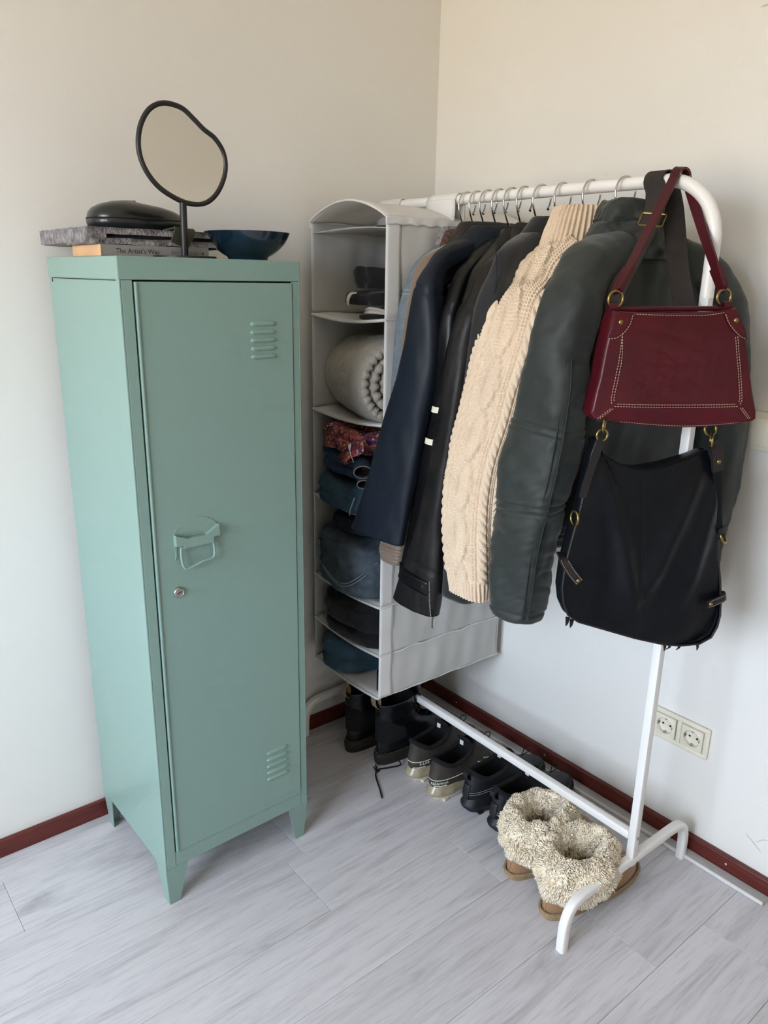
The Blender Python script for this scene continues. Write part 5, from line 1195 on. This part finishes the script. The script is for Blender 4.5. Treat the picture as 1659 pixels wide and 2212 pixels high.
# ================================================================ shoes under the rail (local frame: heel at x=0, toe +x)
def ring(z, x0, x1, hh, hb, n=56, e=2.3, zf=None, waist=.0, bend=0.):
    e1, e2 = sup(n, e); L = x1 - x0; X = x0 + L * (e1 + 1) / 2; s = (X - x0) / L
    sm = np.clip((s - .15) / .55, 0, 1); sm = sm * sm * (3 - 2 * sm); w_ = hh + (hb - hh) * sm; w_ = w_ * (1 - waist * np.exp(-((s - .42) / .16) ** 2))
    Z = z + 0 * X if zf is None else z + zf(s)
    return np.stack([X, w_ * e2 + bend * (s - .3) ** 2, Z], -1)
def rings(rows, n=56, **k): return np.array([ring(*r, n=n, **k) if not isinstance(r, dict) else ring(n=n, **{**k, **r}) for r in rows])
def dense(P, m):      # smooth resampling of ring stacks
    q = np.stack([smooth_path(P[:, j], m) for j in range(P.shape[1])], 1); return q
def wrap_text(body, size, phi0, zc, stack, flip=1, off=.0009, bulge=0):
    """letters bent round the heel of a ring stack"""
    V, F = text_mesh(body, size, .00025); V[:, 0] -= (V[:, 0].max() + V[:, 0].min()) / 2; V[:, 1] -= V[:, 1].mean()
    zs = stack[:, :, 2].mean(1); out = []
    for x, y, d in V:
        z = zc + y; k = np.clip(np.interp(z, zs, np.arange(len(zs))), 0, len(zs) - 1); i = int(min(len(zs) - 2, k)); fr = k - i
        rg_ = stack[i] * (1 - fr) + stack[i + 1] * fr; N = len(rg_); j0 = phi0 * N
        seg = np.linalg.norm(np.roll(rg_, -1, 0) - rg_, axis=1); cum = np.concatenate([[0], np.cumsum(seg)]); s0 = np.interp(j0, np.arange(N + 1), cum); s = (s0 + flip * x) % cum[-1]
        ext = np.concatenate([rg_, rg_[:1]]); p = np.array([np.interp(s, cum, ext[:, c]) for c in range(3)]); p2 = np.array([np.interp((s + .001) % cum[-1], cum, ext[:, c]) for c in range(3)])
        tg = p2 - p; nn = np.array([tg[1], -tg[0], 0.]); nn /= np.linalg.norm(nn) + 1e-9
        out.append(p + nn * (off + d))
    return np.array(out), F
def shoe(name, label, cat, loc, ang, group, build):
    t = Thing(name, label, cat, (loc[0], loc[1], 0), ang, group); build(t); return t
def on_stack(stack, phi, z, off=.001):
    zs = stack[:, :, 2].mean(1); k = float(np.clip(np.interp(z, zs, np.arange(len(zs))), 0, len(zs) - 1)); i = int(min(len(zs) - 2, k)); rg_ = stack[i] * (1 - (k - i)) + stack[i + 1] * (k - i); N = len(rg_)
    j = (phi * N) % N; a = int(j); p = rg_[a] * (1 - (j - a)) + rg_[(a + 1) % N] * (j - a); tg = rg_[(a + 1) % N] - rg_[a]; nn = np.array([tg[1], -tg[0], 0.]); nn /= np.linalg.norm(nn) + 1e-9
    return p + nn * off
def boot(t):
    sole = rings([(0, .004, .296, .034, .046), (.012, .002, .300, .036, .049), (.026, .0, .302, .037, .050), (.034, .002, .300, .036, .049)], e=2.6, waist=.12)
    t.part('sole', grid(dense(sole, 16), cv=True, caps=(True, True)), 'boot_sole')
    rows = [(.034, .006, .294, .033, .045), (.050, .005, .292, .034, .046), (.064, .006, .282, .034, .043), (.080, .009, .250, .034, .040), (.098, .010, .205, .034, .038), (.118, .009, .160, .035, .037), (.140, .006, .142, .036, .037), (.165, .003, .136, .037, .037), (.192, .0, .134, .038, .037)]
    st = dense(rings(rows, waist=.04, e=2.05), 44); q = st.copy(); q[..., 0] += .0018 * noise3(q, 16, 3) - .004 * np.exp(-((q[..., 2] - .118) / .008) ** 2) * (q[..., 0] > .06) + .003 * np.exp(-((q[..., 2] - .112) / .010) ** 2) * (q[..., 0] < .03); q[..., 1] += .0016 * noise3(q, 18, 5)
    u = t.part('upper', grid(q, cv=True), 'boot', solid=.003, off=-1, auto=False)
    inn = st[-1]; c = inn.mean(0); t.part('lining', grid(np.array([c + (inn - c) * .93 + np.array([0, 0, z]) for z in (-.002, -.05, -.12)]), cv=True, caps=(False, True)), 'lining')
    w_ = ring(.036, .004, .297, .036, .048, n=120, e=2.6, waist=.12); t.part('welt_stitching', dashes(np.concatenate([w_, w_[:1]]) + np.array([0, 0, .001]), .0045, .003, .0009), 'yellow', parent=u, stuff=True)
    P = smooth_path([(.003, 0, .180), (-.006, 0, .190), (-.010, 0, .212), (-.002, 0, .224), (.008, 0, .210), (.010, 0, .185)], 30); t.part('pull_tab', ribbon(P, (0, 1, 0), .019, .0016), 'boot_tab', parent=u)
    P = np.array([on_stack(st, .5, z, .0008) for z in np.linspace(.04, .188, 30)]); t.part('back_seam', tube(P, .0011, 6), 'lining', parent=u)
    t.part('tongue', grid(np.array([[(.128 + .006 * v + .075 * (1 - v) ** 1.6, y * (1 - .2 * abs(v - .5)), .100 + .115 * v) for y in np.linspace(-.026, .026, 7)] for v in np.linspace(0, 1, 12)])), 'boot', parent=u, solid=.003)
    for k in range(6):
        z = .100 + .016 * k; x = .212 - .062 * min(1, k / 2.2) - .004 * k
        t.part('lace', tube(smooth_path([(x - .012, -.026, z), (x + .006, -.01, z + .006), (x + .008, .008, z + .004), (x - .012, .026, z + .010)], 14), .0018, 6), 'lace', parent=u)
GS = 'shoes lined up under the rail'
shoe('ankle_boot', 'black leather lace-up boot nearest the corner, left of its pair', 'boot', (-.433, -.170), .06, GS, boot)
b2 = shoe('ankle_boot', 'black leather lace-up boot with a loose lace trailing on the floor', 'boot', (-.402, -.268), .0, GS, boot)
P = smooth_path([(.04, -.046, .030), (.05, -.052, .006), (-.004 + .02, -.040, .0035), (-.012, -.028, .003), (-.030, -.040, .0028), (-.045, -.065, .0025), (-.060, -.095, .0025), (-.080, -.130, .0025)], 60)
b2.part('loose_lace', tube(P, .0021, 6), 'lace'); P = smooth_path([(-.006, -.008, .006), (-.010, -.020, .0028), (-.018, -.024, .0028), (-.010, -.032, .003), (-.022, -.036, .0045), (-.014, -.012, .0035)], 40); b2.part('loose_lace', tube(P, .0018, 6), 'lace')

def sneaker(t, up, mid, sole, ink, text=None, text2=None, chunky=1.):
    tr = np.linspace(0, 1, 57)
    def lug(s): return 0 * s
    so = rings([(0.0, .012, .270, .033, .042), (.004, .006, .282, .037, .047), (.012, .002, .288, .038, .048)], e=2.5, waist=.10, zf=lambda s: .010 * np.clip((s - .72) / .28, 0, 1) ** 2 + 0 * s)
    o = t.part('outsole', grid(dense(so, 10), cv=True, caps=(True, True)), sole)
    lg = MB()
    for k in range(9):
        for sd in (-1, 1):
            s = .07 + .86 * k / 8; x = .012 + .262 * s; yy = sd * (.024 if s < .35 else .034)
            lg.add(*box(x - .008, x + .006, yy - .006, yy + .006, -.0 + .010 * max(0, (s - .72) / .28) ** 2, .006 + .010 * max(0, (s - .72) / .28) ** 2))
    t.part('sole_lugs', lg.get(), sole, smooth=False, parent=o, stuff=True)
    md = rings([(.012, .003, .288, .038, .048), (.017, -.006, .290, .042, .050), (.025, -.009, .290, .043, .050), (.034, -.004, .288, .040, .048), (.044, .002, .281, .037, .045)], e=2.5, waist=.12, zf=lambda s: .010 * np.clip((s - .72) / .28, 0, 1) ** 2)
    md_d = dense(md, 24); kk = md_d.copy(); a = np.linspace(0, 2 * np.pi, md_d.shape[1], endpoint=False); kk[..., 1] += (.0016 * np.sin(a * 14 + 1.0) * np.sin(np.linspace(0, np.pi, len(md_d)))[:, None]) * np.sign(kk[..., 1])
    m_ = t.part('midsole', grid(kk, cv=True, caps=(False, True)), mid, auto=False)
    zc = lambda s: .024 * (np.clip((.30 - s) / .30, 0, 1) ** 1.5) + .026 * np.clip((s - .60) / .40, 0, 1) ** 1.5
    rows = [dict(z=.036, x0=.004, x1=.282, hh=.036, hb=.044), dict(z=.050, x0=-.003, x1=.278, hh=.038, hb=.043), dict(z=.064, x0=-.003, x1=.258, hh=.039, hb=.041), dict(z=.078, x0=.000, x1=.220, hh=.038, hb=.037), dict(z=.088, x0=.005, x1=.182, hh=.036, hb=.034, zf=lambda s: .45 * zc(s)), dict(z=.096, x0=.008, x1=.156, hh=.032, hb=.031, zf=zc)]
    st = dense(rings(rows), 40); u = t.part('upper', grid(st, cv=True), up, solid=.0028, off=-1, auto=False)
    top = st[-1]; c = top.mean(0)
    t.part('collar_padding', tube(np.stack([c[0] + (top[:, 0] - c[0]) * .985, c[1] + (top[:, 1] - c[1]) * .97, top[:, 2]], 1), .0062, 10, True), 'lining', parent=u)
    t.part('lining', grid(np.array([c + (top - c) * .90 + np.array([0, 0, z]) for z in (-.001, -.03, -.052)]), cv=True, caps=(False, True)), 'lining')
    # tongue, laces, overlays
    tg = t.part('tongue', grid(np.array([[(.118 + .004 * v + .070 * (1 - v) ** 1.5, y * (.8 + .2 * v), .086 + .048 * v + .004 * (1 - (y / .022) ** 2)) for y in np.linspace(-.022, .022, 7)] for v in np.linspace(0, 1, 10)])), 'lining', parent=u, solid=.005)
    V, F = rbox(.1135, .1165, -.006, .006, .118, .131, .001); t.part('tongue_label', (V, F), 'tag', parent=tg)
    for k in range(4):
        x = .150 + .019 * k; z = .092 - .008 * k
        t.part('lace', tube(smooth_path([(x, -.030 - .002 * k, z - .010), (x + .004, -.012, z + .004), (x + .006, .012, z + .004), (x + .004, .030 + .002 * k, z - .010)], 14), .0017, 6), ink, parent=u)
    for sd in (.62, .38):
        for k in range(3):
            ph0 = sd + (.13 + .035 * k) * (1 if sd > .5 else -1)
            P = smooth_path([on_stack(st, ph0 - .01, .072, .0012), on_stack(st, ph0 + (.012 if sd > .5 else -.012), .055, .0012), on_stack(st, ph0 + (.03 if sd > .5 else -.03), .040, .0012)], 16); t.part('side_stripe', tube(P, .0014, 6), ink, parent=u)
    t.part('lace_loop', tube(smooth_path([(.205, .0, .088), (.215, -.014, .104), (.226, -.010, .112), (.225, .006, .104), (.210, .002, .088)], 24), .0012, 6), 'lace', parent=u)
    return st, u
def salomon(words):
    def b(t):
        st, u = sneaker(t, 'sal_up', 'sal_mid', 'sal_sole', 'sal_ink')
        for (w_, size, ph, z) in words:
            t.part('lettering', wrap_text(w_, size, ph, z, st), 'sal_ink', smooth=False, parent=u, auto=False)
        for zz in (.066,): t.part('heel_line', tube(np.array([on_stack(st, p, zz, .0012) for p in np.linspace(.47, .70, 30)]), .0009, 6), 'sal_ink', parent=u)
        ch = [on_stack(st, p, z, .0012) for p, z in ((.615, .0475), (.575, .047), (.535, .0485), (.525, .0465), (.545, .042), (.575, .0385))]
        t.part('heel_mark', tube(np.array(ch), .0011, 6), 'sal_ink', parent=u)
    return b
shoe('running_shoe', 'olive brown trail running shoe beside the black boots, lettered S-LAB at the heel', 'shoe', (-.374, -.388), .12, GS, salomon([('S-LAB', .0125, .615, .0585), ('salomon', .0125, .41, .0555)]))
shoe('running_shoe', 'olive brown trail running shoe with white lettering across its heel, second of its pair', 'shoe', (-.382, -.482), .08, GS, salomon([('salomon', .0145, .575, .0560), ('S-LAB', .0125, .37, .0555)]))
def black_sneaker(t):
    st, u = sneaker(t, 'blk_sh', 'blk_sole', 'blk_sole', 'grey_ink')
    P = smooth_path([(.008, 0, .098), (-.006, 0, .108), (-.008, 0, .120), (.002, 0, .122), (.006, 0, .112)], 24); t.part('pull_tab', ribbon(P, (0, 1, 0), .016, .003), 'blk_sh', parent=u)
    for z0, z1 in ((.064, .072), (.058, .066)):
        t.part('reflective_line', tube(np.array([on_stack(st, p, z0 + (z1 - z0) * (p - .52) / .2, .001) for p in np.linspace(.53, .74, 26)]), .0007, 5), 'grey_ink', parent=u)
    t.part('heel_patch', grid(np.array([[on_stack(st, p, z, .0022) for p in np.linspace(.465, .535, 8)] for z in np.linspace(.045, .085, 8)])), 'blk_sole', parent=u, solid=.002)
shoe('sneaker', 'black sneaker next to the lettered running shoe', 'shoe', (-.345, -.573), -.02, GS, black_sneaker)
shoe('sneaker', 'black sneaker half hidden behind the sheepskin slipper', 'shoe', (-.345, -.668), -.03, GS, black_sneaker)

def fur(cx, cz, Rx, Ry, rt, rz, n, seed):
    """short curly wool tufts over a fat torus"""
    r = np.random.RandomState(seed); a = r.rand(n) * 2 * np.pi; b = r.rand(n) * 2 * np.pi
    ca, sa, cb, sb = np.cos(a), np.sin(a), np.cos(b), np.sin(b)
    base = np.stack([cx + (Rx + rt * cb) * ca, (Ry + rt * cb) * sa, cz + rz * sb], 1); nrm = np.stack([cb * ca, cb * sa, sb], 1)
    lump = noise3(base, 30, seed, 2)[:, None]
    flow = np.stack([noise3(base + k * 3.1, 24, seed + k, 1) for k in range(3)], 1); flow[:, 2] -= .35
    L = (.0060 + .0042 * r.rand(n))[:, None] * np.where(cb < -.2, .6, 1.0)[:, None] * np.where(sb < -.3, .8, 1.0)[:, None]
    side = np.cross(nrm, r.normal(size=(n, 3))); side /= np.linalg.norm(side, axis=1)[:, None]; w_ = (.0014 + .0010 * r.rand(n))[:, None]
    base = base + nrm * lump * .003
    p1 = base + nrm * L * .5 + flow * .0015; p2 = base + nrm * L * .85 + flow * .0048; p3 = base + nrm * L * .95 + flow * .0085 + r.normal(size=(n, 3)) * .001
    n2 = np.cross(side, nrm)
    V = np.stack([base - side * w_, base + side * w_, base + n2 * w_ * 1.2, p1 - side * w_ * 1.1, p1 + side * w_ * 1.1, p1 + n2 * w_ * 1.2, p2 - side * w_ * .7, p2 + side * w_ * .7, p2 + n2 * w_ * .8, p3], 1).reshape(-1, 3)
    k = (np.arange(n) * 10)[:, None]; F = []
    for f in ([0, 1, 4, 3], [1, 2, 5, 4], [2, 0, 3, 5], [3, 4, 7, 6], [4, 5, 8, 7], [5, 3, 6, 8]): F += (k + np.array(f)).tolist()
    for f in ([6, 7, 9], [7, 8, 9], [8, 6, 9]): F += (k + np.array(f)).tolist()
    return V, F
def slipper(seed):
    def b(t):
        so = rings([(0, .004, .292, .040, .047), (.006, .0, .298, .043, .050), (.014, .002, .296, .042, .049)], e=2.4, waist=.08); t.part('sole', grid(dense(so, 10), cv=True, caps=(True, True)), 'welt')
        w_ = ring(.0165, .001, .297, .043, .050, n=140, e=2.4, waist=.08); a = np.arange(140); 
        t.part('braided_welt', tube(w_, .0036 + .0005 * np.sin(a * 1.6), 8, True), 'welt')
        rows = [(.012, .006, .292, .039, .046), (.030, .005, .288, .039, .045), (.048, .008, .268, .038, .042), (.062, .012, .230, .037, .038), (.074, .016, .190, .036, .036)]
        st = dense(rings(rows, e=2.3), 24); u = t.part('upper', grid(st, cv=True, caps=(False, True)), 'suede', auto=False)
        t.part('heel_seam', tube(np.array([on_stack(st, .5, z, .0006) for z in np.linspace(.016, .06, 12)]), .0011, 6), 'welt', parent=u)
        cx, cz, Rx, Ry, rt, rz = .098, .097, .072, .053, .020, .049
        aa, bb = np.meshgrid(np.linspace(0, 2 * np.pi, 150, endpoint=False), np.linspace(0, 2 * np.pi, 70, endpoint=False), indexing='ij')
        P = np.stack([cx + (Rx + (rt + .005) * np.cos(bb)) * np.cos(aa), (Ry + (rt + .005) * np.cos(bb)) * np.sin(aa), cz + (rz + .005) * np.sin(bb)], -1)
        nb = np.stack([np.cos(bb) * np.cos(aa), np.cos(bb) * np.sin(aa), np.sin(bb)], -1); P = P + nb * (.0018 * noise3(P, 45, seed, 2) + .002 * noise3(P, 18, seed + 1, 1))[..., None]
        cu = t.part('cuff', grid(P, cu=True, cv=True), 'fur_base', auto=False)
        t.part('wool', fur(cx, cz, Rx, Ry, rt + .0045, rz + .0045, 16000, seed), 'fur', parent=cu, stuff=True, auto=False)
    return b
shoe('slipper', 'tan suede slipper with thick sheepskin cuff beside the black sneaker', 'slipper', (-.432, -.797), -.04, GS, slipper(5))
shoe('slipper', 'tan suede slipper with thick sheepskin cuff behind the rack foot', 'slipper', (-.458, -.922), -.10, GS, slipper(9))
